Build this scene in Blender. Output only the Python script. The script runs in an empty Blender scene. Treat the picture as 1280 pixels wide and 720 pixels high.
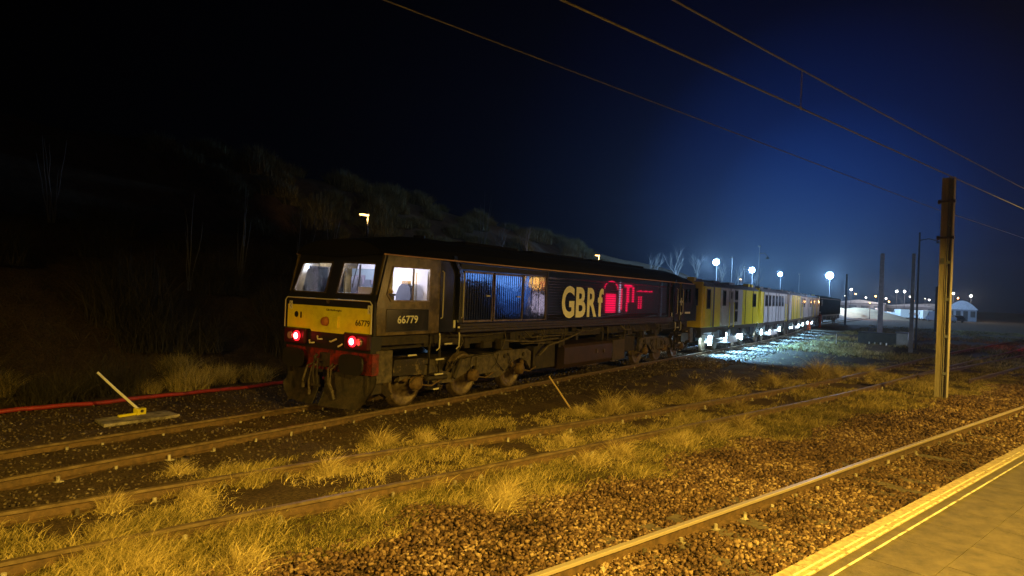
import bpy, math, random
import numpy as np
from mathutils import Vector, Matrix
from mathutils.geometry import tessellate_polygon
R = random.Random(66); NR = np.random.default_rng(7); PI = math.pi
sc = bpy.context.scene; COL = sc.collection

# ------------------------------------------------------------------ materials
def ramp(nt, fac, stops):
    r = nt.nodes.new('ShaderNodeValToRGB'); nt.links.new(fac, r.inputs[0])
    e = r.color_ramp.elements
    while len(e) < len(stops): e.new(.5)
    for k, (p, c) in enumerate(stops): e[k].position = p; e[k].color = (*c, 1)
    return r.outputs[0]
def noise(nt, scale, detail=4, rough=.6, vec=None):
    n = nt.nodes.new('ShaderNodeTexNoise'); n.inputs['Scale'].default_value = scale
    n.inputs['Detail'].default_value = detail; n.inputs['Roughness'].default_value = rough
    if vec is None:
        g = nt.nodes.new('ShaderNodeNewGeometry'); vec = g.outputs['Position']
    nt.links.new(vec, n.inputs['Vector']); return n.outputs['Fac']
def mat(name, c, rough=.6, metal=0., c2=None, ns=3., lo=.35, hi=.65, bump=0., bs=30., spec=.5, coat=0., rvar=0., detail=5, stretch=None):
    m = bpy.data.materials.new(name); m.use_nodes = True; nt = m.node_tree
    b = nt.nodes['Principled BSDF']
    b.inputs['Roughness'].default_value = rough; b.inputs['Metallic'].default_value = metal
    b.inputs['Specular IOR Level'].default_value = spec; b.inputs['Coat Weight'].default_value = coat
    b.inputs['Coat Roughness'].default_value = .08
    b.inputs['Base Color'].default_value = (*c, 1)
    vec = None
    if stretch:
        g = nt.nodes.new('ShaderNodeNewGeometry'); mp = nt.nodes.new('ShaderNodeMapping'); mp.inputs['Scale'].default_value = stretch
        nt.links.new(g.outputs['Position'], mp.inputs['Vector']); vec = mp.outputs[0]
    if c2:
        f = noise(nt, ns, detail, .65, vec); nt.links.new(ramp(nt, f, [(lo, c), (hi, c2)]), b.inputs['Base Color'])
        if rvar:
            mr = nt.nodes.new('ShaderNodeMapRange'); nt.links.new(f, mr.inputs[0]); mr.inputs[1].default_value = .3; mr.inputs[2].default_value = .7
            mr.inputs[3].default_value = rough - rvar; mr.inputs[4].default_value = rough + rvar; nt.links.new(mr.outputs[0], b.inputs['Roughness'])
    if bump:
        f = noise(nt, bs, 4, .6, vec); bn = nt.nodes.new('ShaderNodeBump'); bn.inputs['Strength'].default_value = bump
        bn.inputs['Distance'].default_value = .02; nt.links.new(f, bn.inputs['Height']); nt.links.new(bn.outputs[0], b.inputs['Normal'])
    return m
def glow(name, c, s):
    m = bpy.data.materials.new(name); m.use_nodes = True; nt = m.node_tree; nt.nodes.clear()
    e = nt.nodes.new('ShaderNodeEmission'); o = nt.nodes.new('ShaderNodeOutputMaterial')
    e.inputs[0].default_value = (*c, 1); e.inputs[1].default_value = s; nt.links.new(e.outputs[0], o.inputs[0]); return m
def island(name, stops, rough=.8, trans=0.):
    m = bpy.data.materials.new(name); m.use_nodes = True; nt = m.node_tree; b = nt.nodes['Principled BSDF']
    g = nt.nodes.new('ShaderNodeNewGeometry'); b.inputs['Roughness'].default_value = rough; b.inputs['Specular IOR Level'].default_value = .25
    f = noise(nt, .7, 3, .6, g.outputs['Position'])
    a = nt.nodes.new('ShaderNodeMath'); a.operation = 'MULTIPLY_ADD'; nt.links.new(g.outputs['Random Per Island'], a.inputs[0]); a.inputs[1].default_value = .55
    s = nt.nodes.new('ShaderNodeMath'); s.operation = 'MULTIPLY_ADD'; nt.links.new(f, s.inputs[0]); s.inputs[1].default_value = .9; s.inputs[2].default_value = -.22
    nt.links.new(s.outputs[0], a.inputs[2])
    nt.links.new(ramp(nt, a.outputs[0], stops), b.inputs['Base Color'])
    return m
def glassmat(name, tint=(1, 1, 1), refl=.12):
    m = bpy.data.materials.new(name); m.use_nodes = True; nt = m.node_tree; nt.nodes.clear()
    o = nt.nodes.new('ShaderNodeOutputMaterial'); t = nt.nodes.new('ShaderNodeBsdfTransparent'); g = nt.nodes.new('ShaderNodeBsdfGlossy')
    t.inputs[0].default_value = (*tint, 1); g.inputs['Roughness'].default_value = .03; x = nt.nodes.new('ShaderNodeMixShader'); x.inputs[0].default_value = refl
    nt.links.new(t.outputs[0], x.inputs[1]); nt.links.new(g.outputs[0], x.inputs[2]); nt.links.new(x.outputs[0], o.inputs[0]); return m

M = {}
M['green'] = mat('deep_dark_paint', (.012, .013, .011), .16, c2=(.03, .022, .014), ns=1.2, lo=.45, hi=.8, spec=.8, rvar=.06)
M['louvre'] = mat('louvred_side_paint', (.012, .010, .010), .025, c2=(.022, .014, .012), ns=1.2, lo=.45, hi=.8, spec=1.)
M['louvre'].node_tree.nodes['Principled BSDF'].inputs['IOR'].default_value = 2.1
M['cabsheen'] = mat('cab_side_gold_smears', (.08, .058, .028), .2, c2=(.34, .24, .09), ns=2.6, lo=.42, hi=.85, spec=.7, rvar=.08)  # golden smears of reflected lamplight put into the cab side colour
M['gloss'] = mat('gloss_black_panel', (.006, .007, .01), .07, spec=1., bump=.16, bs=2.6)
M['gloss'].node_tree.nodes['Principled BSDF'].inputs['IOR'].default_value = 2.1
M['black'] = mat('matt_black_paint', (.008, .008, .009), .5, c2=(.016, .014, .012), ns=4)
M['roof'] = mat('roof_grime', (.004, .004, .004), .8, c2=(.007, .006, .006), ns=2, spec=.2)
M['sill'] = mat('sill_brown_paint', (.05, .034, .024), .45, c2=(.022, .017, .013), ns=3)
M['line'] = mat('lining_paint', (.75, .42, .27), .5)
M['cream'] = mat('cream_letters', (.92, .90, .80), .4)
M['white'] = mat('white_paint', (.75, .74, .68), .45, c2=(.45, .42, .35), ns=8, lo=.5, hi=.85)
M['handrail'] = mat('handrail_white', (.62, .58, .48), .4)
M['yellow'] = mat('warning_yellow', (.80, .72, .03), .35, c2=(.58, .50, .03), ns=5, lo=.45, hi=.85)
M['vyellow'] = mat('machine_yellow', (.85, .68, .01), .35, c2=(.66, .52, .02), ns=2.5, lo=.45, hi=.85)
M['vgrey'] = mat('machine_grey', (.62, .62, .66), .4, c2=(.42, .42, .45), ns=2.2, lo=.4, hi=.8)
M['vdark'] = mat('machine_dark', (.03, .03, .035), .4, c2=(.06, .055, .05), ns=3)
M['silver'] = mat('machine_roof_metal', (.20, .21, .23), .55, c2=(.09, .09, .1), ns=1.6)
M['farblack'] = mat('far_matt_black', (.008, .008, .009), .95, spec=.04)
M['red'] = mat('buffer_beam_red', (.22, .018, .01), .5, c2=(.03, .009, .007), ns=4, lo=.38, hi=.58)
M['grime'] = mat('underframe_grime', (.045, .031, .018), .7, c2=(.012, .009, .007), ns=6, bump=.4, bs=25)
M['bogie'] = mat('bogie_dust', (.13, .10, .07), .65, c2=(.03, .023, .016), ns=7, bump=.35, bs=30)
M['oil'] = mat('oily_box', (.03, .024, .016), .3, c2=(.22, .17, .09), ns=5, lo=.56, hi=.66, bump=.3, bs=14)
M['steel'] = mat('worn_steel', (.30, .24, .17), .38, metal=.7, c2=(.12, .08, .045), ns=8)
M['wheel'] = mat('wheel_steel', (.20, .15, .10), .5, metal=.35, c2=(.09, .06, .035), ns=9)
M['rust'] = mat('rusty_rail', (.16, .095, .04), .7, c2=(.075, .045, .022), ns=9, bump=.3, bs=60)
M['railtop'] = mat('polished_rail_head', (.62, .52, .38), .42, metal=.45)
M['railtop2'] = mat('dull_rail_head', (.26, .19, .11), .5, metal=.3, c2=(.12, .08, .045), ns=5)
M['wood'] = mat('old_timber', (.045, .032, .02), .85, c2=(.10, .075, .045), ns=5, bump=.5, bs=22, stretch=(1, 5, 5))
M['concrete'] = mat('sleeper_concrete', (.16, .13, .09), .9, c2=(.09, .07, .05), ns=6, bump=.4)
M['clip'] = mat('rail_clip', (.5, .45, .36), .6, c2=(.10, .08, .05), ns=5, lo=.45, hi=.6)
M['lino'] = mat('cab_wall_lilac', (.82, .78, .82), .7)
M['cabyellow'] = mat('cab_yellow_blind', (.75, .66, .25), .7, c2=(.6, .5, .2), ns=12)
M['seat'] = mat('seat_cloth', (.07, .075, .10), .9)
M['desk'] = mat('desk_plastic', (.16, .14, .19), .5)
M['glass'] = glassmat('window_glass', (.97, .97, 1), .06)
M['mast'] = mat('galvanised_mast', (.55, .48, .36), .8, c2=(.34, .30, .22), ns=2.5, bump=.2, stretch=(4, 4, .6))
M['post'] = mat('pale_post', (.30, .32, .36), .7, c2=(.2, .2, .23), ns=3)
M['dpost'] = mat('dark_post', (.03, .03, .035), .6)
M['wire'] = mat('copper_wire', (.30, .30, .32), .6, metal=.2)
M['pipe'] = mat('red_hose', (.42, .035, .04), .5, c2=(.22, .03, .03), ns=8)
M['plate'] = mat('slab_grey', (.40, .36, .32), .85, c2=(.14, .12, .10), ns=3.5, lo=.42, hi=.6, bump=.5)
M['hazel'] = mat('stake_wood', (.55, .40, .2), .7)
M['tan'] = mat('platform_coping', (.42, .34, .2), .85, c2=(.16, .12, .07), ns=22, lo=.3, hi=.7, bump=.5, bs=50)
M['paving'] = mat('platform_paving', (.10, .078, .048), .8, c2=(.035, .028, .018), ns=7, lo=.3, hi=.75, bump=.4, bs=60)
M['wline'] = mat('platform_white_line', (.6, .54, .38), .7, c2=(.16, .13, .08), ns=14, lo=.5, hi=.62)
M['pwall'] = mat('platform_wall_brick', (.05, .035, .025), .9, c2=(.09, .06, .04), ns=8, bump=.5)
M['orange'] = mat('hi_vis_orange', (.9, .12, .02), .7)
M['skin'] = mat('skin', (.45, .27, .2), .6)
M['rubber'] = mat('rubber', (.015, .015, .015), .8)
M['shed'] = mat('shed_cladding', (.30, .30, .33), .6, c2=(.2, .2, .23), ns=.5)
M['carpaint'] = mat('car_paint', (.5, .5, .52), .3)
M['cardark'] = mat('car_paint_dark', (.05, .05, .07), .3)
M['bark'] = mat('bark', (.10, .09, .075), .9)
M['palebark'] = mat('pale_bark', (.15, .15, .14), .8)
M['greybark'] = mat('grey_bark', (.10, .095, .09), .85)
M['grass'] = island('dry_grass_blades', [(.12, (.05, .035, .014)), (.32, (.14, .125, .03)), (.5, (.36, .28, .09)), (.8, (.66, .52, .22))])
M['moss'] = island('low_green_grass', [(.15, (.05, .045, .014)), (.5, (.17, .155, .035)), (.8, (.42, .33, .10))])
M['tussock'] = island('straw_blades', [(.12, (.12, .08, .03)), (.45, (.42, .32, .12)), (.8, (.76, .62, .30))])
M['scrub'] = island('scrub_twigs', [(.2, (.02, .016, .01)), (.6, (.05, .045, .025)), (.9, (.10, .08, .045))])
M['hillbush'] = island('hill_gorse', [(.2, (.04, .045, .012)), (.6, (.11, .10, .03)), (.9, (.16, .14, .05))])
M['stone'] = island('ballast_stone', [(.12, (.02, .012, .008)), (.4, (.10, .058, .034)), (.65, (.18, .11, .06)), (.88, (.44, .32, .20))], .85)
M['stone2'] = island('grey_ballast_stone', [(.15, (.03, .022, .014)), (.5, (.10, .073, .046)), (.8, (.19, .15, .10)), (.93, (.45, .40, .33))], .85)

# ------------------------------------------------------------------ mesh builder
def wloc(o):
    v = Vector((0, 0, 0))
    while o: v += Vector(o.location); o = o.parent
    return v
class MB:
    def __init__(s): s.v = []; s.f = []; s.sm = []
    def add(s, vs, fs, smooth=False):
        n = len(s.v); s.v += [tuple(a) for a in vs]; s.f += [tuple(i + n for i in f) for f in fs]; s.sm += [smooth] * len(fs); return s
    def box(s, x0, x1, y0, y1, z0, z1, b=0.):
        if x0 > x1: x0, x1 = x1, x0
        if y0 > y1: y0, y1 = y1, y0
        if z0 > z1: z0, z1 = z1, z0
        return s.hexa([(x0, y0, z0), (x1, y0, z0), (x1, y1, z0), (x0, y1, z0), (x0, y0, z1), (x1, y0, z1), (x1, y1, z1), (x0, y1, z1)])
    def hexa(s, v): return s.add(v, [(0, 3, 2, 1), (4, 5, 6, 7), (0, 1, 5, 4), (1, 2, 6, 5), (2, 3, 7, 6), (3, 0, 4, 7)])
    def cyl(s, a, b, r, n=12, r2=None, caps=True, smooth=True):
        a = Vector(a); b = Vector(b); r2 = r if r2 is None else r2; d = (b - a).normalized()
        u = d.orthogonal().normalized(); w = d.cross(u)
        vs = []
        for p, q in ((a, r), (b, r2)):
            for k in range(n): t = 2 * PI * k / n; vs.append(p + u * (q * math.cos(t)) + w * (q * math.sin(t)))
        s.add(vs, [(k, (k + 1) % n, n + (k + 1) % n, n + k) for k in range(n)], smooth)
        if caps:
            s.add(vs[:n], [tuple(reversed(range(n)))]); s.add(vs[n:], [tuple(range(n))])
        return s
    def tube(s, pts, r, n=6, rs=None, cap=True):
        pts = [Vector(p) for p in pts]; m = len(pts); vs = []; u = None
        for i, p in enumerate(pts):
            d = (pts[min(i + 1, m - 1)] - pts[max(i - 1, 0)])
            d = d.normalized() if d.length > 1e-9 else Vector((0, 0, 1))
            if u is None: u = d.orthogonal().normalized()
            else:
                u = u - d * u.dot(d); u = u.normalized() if u.length > 1e-6 else d.orthogonal().normalized()
            w = d.cross(u); q = rs[i] if rs else r
            for k in range(n): t = 2 * PI * k / n; vs.append(p + u * (q * math.cos(t)) + w * (q * math.sin(t)))
        fs = [(i * n + k, i * n + (k + 1) % n, (i + 1) * n + (k + 1) % n, (i + 1) * n + k) for i in range(m - 1) for k in range(n)]
        s.add(vs, fs, True)
        if cap and n > 2: s.add(vs[:n], [tuple(reversed(range(n)))]); s.add(vs[-n:], [tuple(range(n))])
        return s
    def lathe(s, prof, c, axis='y', n=24, smooth=True):   # prof: (r, t)
        vs = []; c = Vector(c)
        for r, t in prof:
            for k in range(n):
                a = 2 * PI * k / n; p, q = r * math.cos(a), r * math.sin(a)
                vs.append(c + Vector({'y': (p, t, q), 'x': (t, p, q), 'z': (p, q, t)}[axis]))
        fs = [(i * n + k, i * n + (k + 1) % n, (i + 1) * n + (k + 1) % n, (i + 1) * n + k) for i in range(len(prof) - 1) for k in range(n)]
        return s.add(vs, fs, smooth)
    def plate(s, outer, fn, t0, t1, holes=()):   # 2-D outline with holes, fn(u, v, t) -> point
        loops = [list(outer)] + [list(h) for h in holes]
        tri = tessellate_polygon([[Vector((a, b, 0)) for a, b in l] for l in loops])
        flat = [p for l in loops for p in l]; n = len(flat)
        s.add([fn(a, b, t0) for a, b in flat] + [fn(a, b, t1) for a, b in flat], [tuple(t) for t in tri] + [tuple(i + n for i in reversed(t)) for t in tri])
        for l in loops:
            m = len(l); s.add([fn(a, b, t0) for a, b in l] + [fn(a, b, t1) for a, b in l], [(k, (k + 1) % m, m + (k + 1) % m, m + k) for k in range(m)])
        return s
    def prof(s, pts, x0, x1, fn=None):   # extrude (y,z) profile along x
        n = len(pts); fn = fn or (lambda x, y, z: (x, y, z))
        s.add([fn(x0, *p) for p in pts] + [fn(x1, *p) for p in pts], [(k, (k + 1) % n, n + (k + 1) % n, n + k) for k in range(n)])
        tri = tessellate_polygon([[Vector((a, b, 0)) for a, b in pts]])
        s.add([fn(x0, *p) for p in pts], [tuple(t) for t in tri]); s.add([fn(x1, *p) for p in pts], [tuple(reversed(t)) for t in tri]); return s
    def mark(s):
        s.marks = getattr(s, 'marks', [(0, 0)]) ; s.marks.append((len(s.v), len(s.f))); return s
    def each(s, name, m, parent=None, local=False, bevel=0.):
        s.mark(); out = []
        for (v0, f0), (v1, f1) in zip(s.marks, s.marks[1:]):
            if f1 > f0:
                q = MB(); q.v = s.v[v0:v1]; q.f = [tuple(i - v0 for i in f) for f in s.f[f0:f1]]; q.sm = s.sm[f0:f1]; out.append(q.build(name, m, parent, local, bevel))
        return out
    def build(s, name, m, parent=None, local=False, bevel=0., shift=None):
        me = bpy.data.meshes.new(name); v = np.array(s.v, dtype=np.float64)
        if parent is not None and not local: v = v - np.array(wloc(parent))
        if shift is not None: v = v - np.array(shift)
        me.from_pydata(v.tolist(), [], s.f); me.update()
        me.polygons.foreach_set('use_smooth', s.sm)
        if m: me.materials.append(M[m] if isinstance(m, str) else m)
        o = bpy.data.objects.new(name, me); COL.objects.link(o); o.parent = parent
        if shift is not None: o.location = shift
        if bevel:
            b = o.modifiers.new('b', 'BEVEL'); b.width = bevel; b.segments = 2; b.limit_method = 'ANGLE'
        return o
def tag(o, label=None, cat=None, group=None, kind=None):
    if label: o['label'] = label
    if cat: o['category'] = cat
    if group: o['group'] = group
    if kind: o['kind'] = kind
    return o
def thing(name, label, cat, loc=(0, 0, 0), rz=0, group=None):
    o = bpy.data.objects.new(name, None); COL.objects.link(o); o.location = loc; o.rotation_euler = (0, 0, rz); o.empty_display_size = .2
    return tag(o, label, cat, group)
def copy_tree(o, parent=None):
    c = o.copy(); COL.objects.link(c); c.parent = parent
    for ch in list(o.children): copy_tree(ch, c)
    return c
def text(name, s, m, parent, w, h, fn, bold=0., fat=.006, flipx=False):
    cu = bpy.data.curves.new('t', 'FONT'); cu.body = s; cu.extrude = 0; cu.offset = bold; cu.resolution_u = 4
    o = bpy.data.objects.new('t', cu); COL.objects.link(o); bpy.context.view_layer.update()
    me = bpy.data.meshes.new_from_object(o.evaluated_get(bpy.context.evaluated_depsgraph_get()))
    bpy.data.objects.remove(o)
    v = [q.co.copy() for q in me.vertices]; x0 = min(a.x for a in v); x1 = max(a.x for a in v); y0 = min(a.y for a in v); y1 = max(a.y for a in v)
    off = np.array(wloc(parent))
    for q in me.vertices:
        a = (q.co.x - x0) / (x1 - x0) * w; b = (q.co.y - y0) / (y1 - y0) * h
        q.co = Vector(np.array(fn(a, b)) - off)
    me.materials.clear(); me.materials.append(M[m]); ob = bpy.data.objects.new(name, me); COL.objects.link(ob); ob.parent = parent; return ob
def light(name, kind, loc, power, c, size=.1, parent=None, target=None, angle=None):
    l = bpy.data.lights.new(name, kind); l.energy = power; l.color = c
    if kind == 'AREA': l.size = size
    elif kind != 'SUN': l.shadow_soft_size = size
    if kind == 'SPOT' and angle: l.spot_size = angle; l.spot_blend = .6
    o = bpy.data.objects.new(name, l); COL.objects.link(o)
    o.parent = parent; o.location = Vector(loc) - (wloc(parent) if parent else Vector((0, 0, 0)))
    if target is not None: o.rotation_euler = (Vector(target) - Vector(loc)).to_track_quat('-Z', 'Y').to_euler()
    return o
def sm(t): t = min(max(t, 0), 1); return t * t * (3 - 2 * t)
def smn(t): t = np.clip(t, 0, 1); return t * t * (3 - 2 * t)

# ------------------------------------------------------------------ camera
cam = bpy.data.cameras.new('camera'); camo = bpy.data.objects.new('camera', cam); COL.objects.link(camo)
fw = Vector((.83548801, .54949063, .00445272)); rt = Vector((.54888311, -.83489603, .04093831)); up = rt.cross(fw)
camo.matrix_world = Matrix.Translation((-10.776, -10.594, 2.622)) @ Matrix((rt, up, -fw)).transposed().to_4x4()
cam.sensor_width = 36; cam.lens = 821.03 / 1280 * 36; cam.clip_start = .1; cam.clip_end = 3000
sc.camera = camo

# ------------------------------------------------------------------ terrain
GZ = -.13
def xgrid(a, b, steps): return np.unique(np.concatenate([np.arange(p, q, s) for p, q, s in steps] + [[b]]))
def vnoise(x, y, s, seed=0):
    x = x * s + seed * 17.3; y = y * s - seed * 9.1; xi = np.floor(x); yi = np.floor(y); fx = x - xi; fy = y - yi
    fx = fx * fx * (3 - 2 * fx); fy = fy * fy * (3 - 2 * fy)
    def h(a, b): v = np.sin(a * 127.1 + b * 311.7 + seed) * 43758.5453; return v - np.floor(v)
    return (h(xi, yi) * (1 - fx) + h(xi + 1, yi) * fx) * (1 - fy) + (h(xi, yi + 1) * (1 - fx) + h(xi + 1, yi + 1) * fx) * fy
def main_y(x): return -8.17 - .2812 * (x + 3.14)      # far rail of the main line
def height(x, y):
    x = np.asarray(x, float); y = np.asarray(y, float)
    z = GZ + .05 * (vnoise(x, y, 1.3) - .5) + .035 * (vnoise(x, y, 4., 2) - .5)
    d = (main_y(x) - y) * .963                         # distance beyond the far main rail towards the platform
    z = z - .04 * smn((d + 1.2) / .8)
    cs = np.interp(x, [-60, -26, -7, 1.4, 11, 24, 42, 80], [4, .5, -3.14, -5.35, -7.65, -9.6, -13.1, -20.5]); z = z + .025 * (1 - smn((np.abs(y - cs) - 1.3) / .8))
    fade = 1 - smn((x - 95) / 110.)
    bank = 4.6 * smn((y - 5.2 - .5 * (vnoise(x, y * 0, .2, 3))) / 9.) + 7.2 * smn((y - 23) / 13.) - 3. * smn((x - 20) / 80) * smn((y - 23) / 13.)
    bank = bank * (.12 + .88 * fade) + .5 * (vnoise(x, y, .35, 5) - .5) * smn((y - 7) / 6)
    return z + bank * smn((y - 4.5) / 2) 
def terrain():
    xs = xgrid(0, 0, [(-120, -30, 6.), (-30, -10, 1.), (-10, 25, .2), (25, 60, .6), (60, 200, 3.), (200, 1200, 50.)])
    ys = xgrid(0, 0, [(-600, -60, 40.), (-60, -20, 4.), (-20, 6, .2), (6, 40, .7), (40, 120, 6.), (120, 600, 40.)])
    xs = np.unique(np.append(xs, 1200)); ys = np.unique(np.append(ys, 600))
    X, Y = np.meshgrid(xs, ys); Z = height(X, Y); n, m = X.shape
    me = bpy.data.meshes.new('ground'); V = np.stack([X, Y, Z], -1).reshape(-1, 3)
    i = np.arange(n * m).reshape(n, m); F = np.stack([i[:-1, :-1], i[:-1, 1:], i[1:, 1:], i[1:, :-1]], -1).reshape(-1, 4)
    setmesh(me, V, F); o = bpy.data.objects.new('ground', me); COL.objects.link(o); me.polygons.foreach_set('use_smooth', [True] * len(F))
    m_ = bpy.data.materials.new('yard_earth'); m_.use_nodes = True; nt = m_.node_tree; b = nt.nodes['Principled BSDF']
    b.inputs['Roughness'].default_value = .95; b.inputs['Specular IOR Level'].default_value = .2
    f = noise(nt, 1.1, 6, .7); f2 = noise(nt, 22, 5, .75)
    a = ramp(nt, f, [(.3, (.05, .035, .02)), (.5, (.10, .07, .04)), (.7, (.13, .10, .05))])
    c = ramp(nt, f2, [(.3, (.25, .22, .2)), (.75, (1.5, 1.4, 1.3))])
    x = nt.nodes.new('ShaderNodeMix'); x.data_type = 'RGBA'; x.blend_type = 'MULTIPLY'; x.inputs[0].default_value = 1.
    nt.links.new(a, x.inputs[6]); nt.links.new(c, x.inputs[7]); nt.links.new(x.outputs[2], b.inputs['Base Color'])
    bn = nt.nodes.new('ShaderNodeBump'); bn.inputs['Strength'].default_value = .9; bn.inputs['Distance'].default_value = .04
    nt.links.new(noise(nt, 30, 4, .7), bn.inputs['Height']); nt.links.new(bn.outputs[0], b.inputs['Normal'])
    me.materials.append(m_); tag(o, kind='structure')
def setmesh(me, V, F, mi=None):
    V = np.ascontiguousarray(V, dtype=np.float32); F = np.ascontiguousarray(F, dtype=np.int32); k = F.shape[1]
    me.vertices.add(len(V)); me.vertices.foreach_set('co', V.ravel()); me.loops.add(F.size); me.loops.foreach_set('vertex_index', F.ravel())
    me.polygons.add(len(F)); me.polygons.foreach_set('loop_start', np.arange(0, F.size, k, dtype=np.int32))
    me.update(calc_edges=True); me.validate()
terrain()

def npobj(name, V, F, m, parent=None, **kw):
    me = bpy.data.meshes.new(name); setmesh(me, V, F); me.materials.append(M[m]); o = bpy.data.objects.new(name, me); COL.objects.link(o); o.parent = parent
    return tag(o, **kw)
# blades: quads, base centre P (n,3), length L, lean direction, width
def blades(P, L, lean, w, seg=3):
    n = len(P); az = NR.random(n) * 2 * PI; d = np.stack([np.cos(az), np.sin(az), 0 * az], -1); sd = np.stack([-np.sin(az + 1.1), np.cos(az + 1.1), 0 * az], -1)
    V = []
    for k in range(seg + 1):
        t = k / seg; c = P + d * (lean * L * t ** 1.8)[:, None]; c[:, 2] += L * (t - .28 * lean * t * t)
        ww = (w * (1 - .88 * t))[:, None] * .5; V += [c - sd * ww, c + sd * ww]
    V = np.stack(V, 1); b = (np.arange(n) * 2 * (seg + 1))[:, None]
    F = np.concatenate([b + np.array([2 * k, 2 * k + 1, 2 * k + 3, 2 * k + 2]) for k in range(seg)])
    return V.reshape(-1, 3), F
def cat(parts):
    V = []; F = []; n = 0
    for v, f in parts: V.append(v); F.append(f + n); n += len(v)
    return np.concatenate(V), np.concatenate(F)

# ------------------------------------------------------------------ rails and tracks
def railpoly(pts, z, step=.5):
    P = np.array(pts, float); d = np.r_[0, np.cumsum(np.hypot(*np.diff(P[:, :2], axis=0).T))]
    t = np.arange(0, d[-1], step); t = np.append(t, d[-1])
    # smooth (Catmull-like) resample
    x = np.interp(t, d, P[:, 0]); y = np.interp(t, d, P[:, 1])
    k = max(1, int(2.2 / step)); ker = np.ones(2 * k + 1) / (2 * k + 1)
    for _ in range(2):
        xp = np.r_[x[0] + (x[1] - x[0]) * np.arange(-k, 0), x, x[-1] + (x[-1] - x[-2]) * np.arange(1, k + 1)]
        yp = np.r_[y[0] + (y[1] - y[0]) * np.arange(-k, 0), y, y[-1] + (y[-1] - y[-2]) * np.arange(1, k + 1)]
        x = np.convolve(xp, ker, 'valid'); y = np.convolve(yp, ker, 'valid')
    return [(a, b, z) for a, b in zip(x, y)]
HEAD = [(-.035, -.035), (-.035, -.004), (-.03, 0), (.03, 0), (.035, -.004), (.035, -.035)]
WEB = [(-.0345, -.037), (-.01, -.05), (-.01, -.13), (-.07, -.145), (-.07, -.159), (.07, -.159), (.07, -.145), (.01, -.13), (.01, -.05), (.0345, -.037)]
def sweep(mb, path, prof):
    n = len(prof); vs = []
    for i, p in enumerate(path):
        a = path[max(0, i - 1)]; b = path[min(len(path) - 1, i + 1)]; dx, dy = b[0] - a[0], b[1] - a[1]; l = math.hypot(dx, dy); nx, ny = -dy / l, dx / l
        for u, v in prof: vs.append((p[0] + nx * u, p[1] + ny * u, p[2] + v))
    fs = [(i * n + k, i * n + (k + 1) % n, (i + 1) * n + (k + 1) % n, (i + 1) * n + k) for i in range(len(path) - 1) for k in range(n)]
    mb.add(vs, fs); mb.add(vs[:n], [tuple(range(n))]); mb.add(vs[-n:], [tuple(reversed(range(n)))])
def track(label, A, B, z, top, sleeper_m, spacing, xr, ext, group='railway tracks of the yard', clips=True, zsl=0.):
    a0 = A[0]; t = thing('railway_track', label, 'track', (a0[0], a0[1], z), 0, group)
    pa, pb = railpoly(A, z), railpoly(B, z)
    for P in (pa, pb):
        mb = MB(); sweep(mb, P, WEB); r = mb.build('rail', 'rust', t)
        mb = MB(); sweep(mb, P, HEAD); mb.build('rail_head', top, r)
    PA = np.array(pa); PB = np.array(pb); n = 0; cl = MB(); x = xr[0]; proto = None
    while x < xr[1] and n < 100:
        ya = np.interp(x, PA[:, 0], PA[:, 1]); k = max(1, np.searchsorted(PA[:, 0], x)); k = min(k, len(PA) - 1)
        dx, dy = PA[k, 0] - PA[k - 1, 0], PA[k, 1] - PA[k - 1, 1]; l = math.hypot(dx, dy); dx /= l; dy /= l
        q = np.argmin(np.abs((PB[:, 0] - x) * dx + (PB[:, 1] - ya) * dy)); bx, by = PB[q, 0], PB[q, 1]
        cx, cy = (x + bx) / 2, (ya + by) / 2; ang = math.atan2(by - ya, bx - x); g = math.hypot(bx - x, by - ya)
        jit = R.uniform(-.03, .03)
        if proto is None:
            proto = MB().box(-1.28, 1.28, -.125, .125, -.12, 0).build('sleeper', sleeper_m, t, local=True, bevel=.012); s = proto
        else:
            s = proto.copy(); COL.objects.link(s); s.parent = t
        s.location = (cx - a0[0] + jit * dx, cy - a0[1] + jit * dy, -.162 + zsl); s.rotation_euler = (0, 0, ang + R.uniform(-.012, .012))
        if clips and x < 45:
            for (rx, ry) in ((x, ya), (bx, by)):
                for sgn in (-1, 1):
                    ux, uy = math.cos(ang) * sgn, math.sin(ang) * sgn; px, py = rx + ux * .1, ry + uy * .1
                    cl.cyl((px, py, z - .165), (px, py, z - .085 + R.uniform(-.02, .02)), .024, 6)
                    cl.box(px - .055, px + .055, py - .045, py + .045, z - .162, z - .147)
        n += 1; x += spacing
    if clips: tag(cl.build('rail_fastening', 'clip', t), kind='stuff')
    return t
def trainy(x): return 3.0 * sm((x - 28) / 55.)
lxs = [-60, -20, 0, 15, 25] + list(range(28, 96, 3)) + [110, 200]
track('rusty siding track the black locomotive stands on, running on under the yellow machines', [(x, trainy(x) - .755) for x in lxs], [(x, trainy(x) + .755) for x in lxs], 0, 'railtop2', 'wood', .75, (-12, 62), 0, zsl=-.015)
SF = [(-26, 1.3), (-14, -1.0), (-7.43, -2.34), (-6.3, -2.58), (-4.5, -3.0), (-2.58, -3.5), (-.25, -4.15), (1.5, -4.62), (3.53, -5.13), (6.55, -5.85), (11.26, -6.95), (15.78, -7.75), (20.09, -8.46), (32.11, -10.3), (42.2, -12.1), (80, -19.5)]
SN = [(-26, -.3), (-14, -2.5), (-7.06, -3.94), (-5.62, -4.35), (-4.1, -4.75), (-1.91, -5.27), (1.42, -6.03), (5.06, -6.97), (11.09, -8.35), (16.86, -9.4), (24.13, -10.7), (32.79, -12.4), (42, -14.2), (80, -21.5)]
track('grass-grown middle siding curving between the straw tussocks', SF, SN, .04, 'railtop2', 'wood', .8, (-12, 60), 0, zsl=-.02)
mx = [-30, -10, 10, 30, 60, 120]
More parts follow.
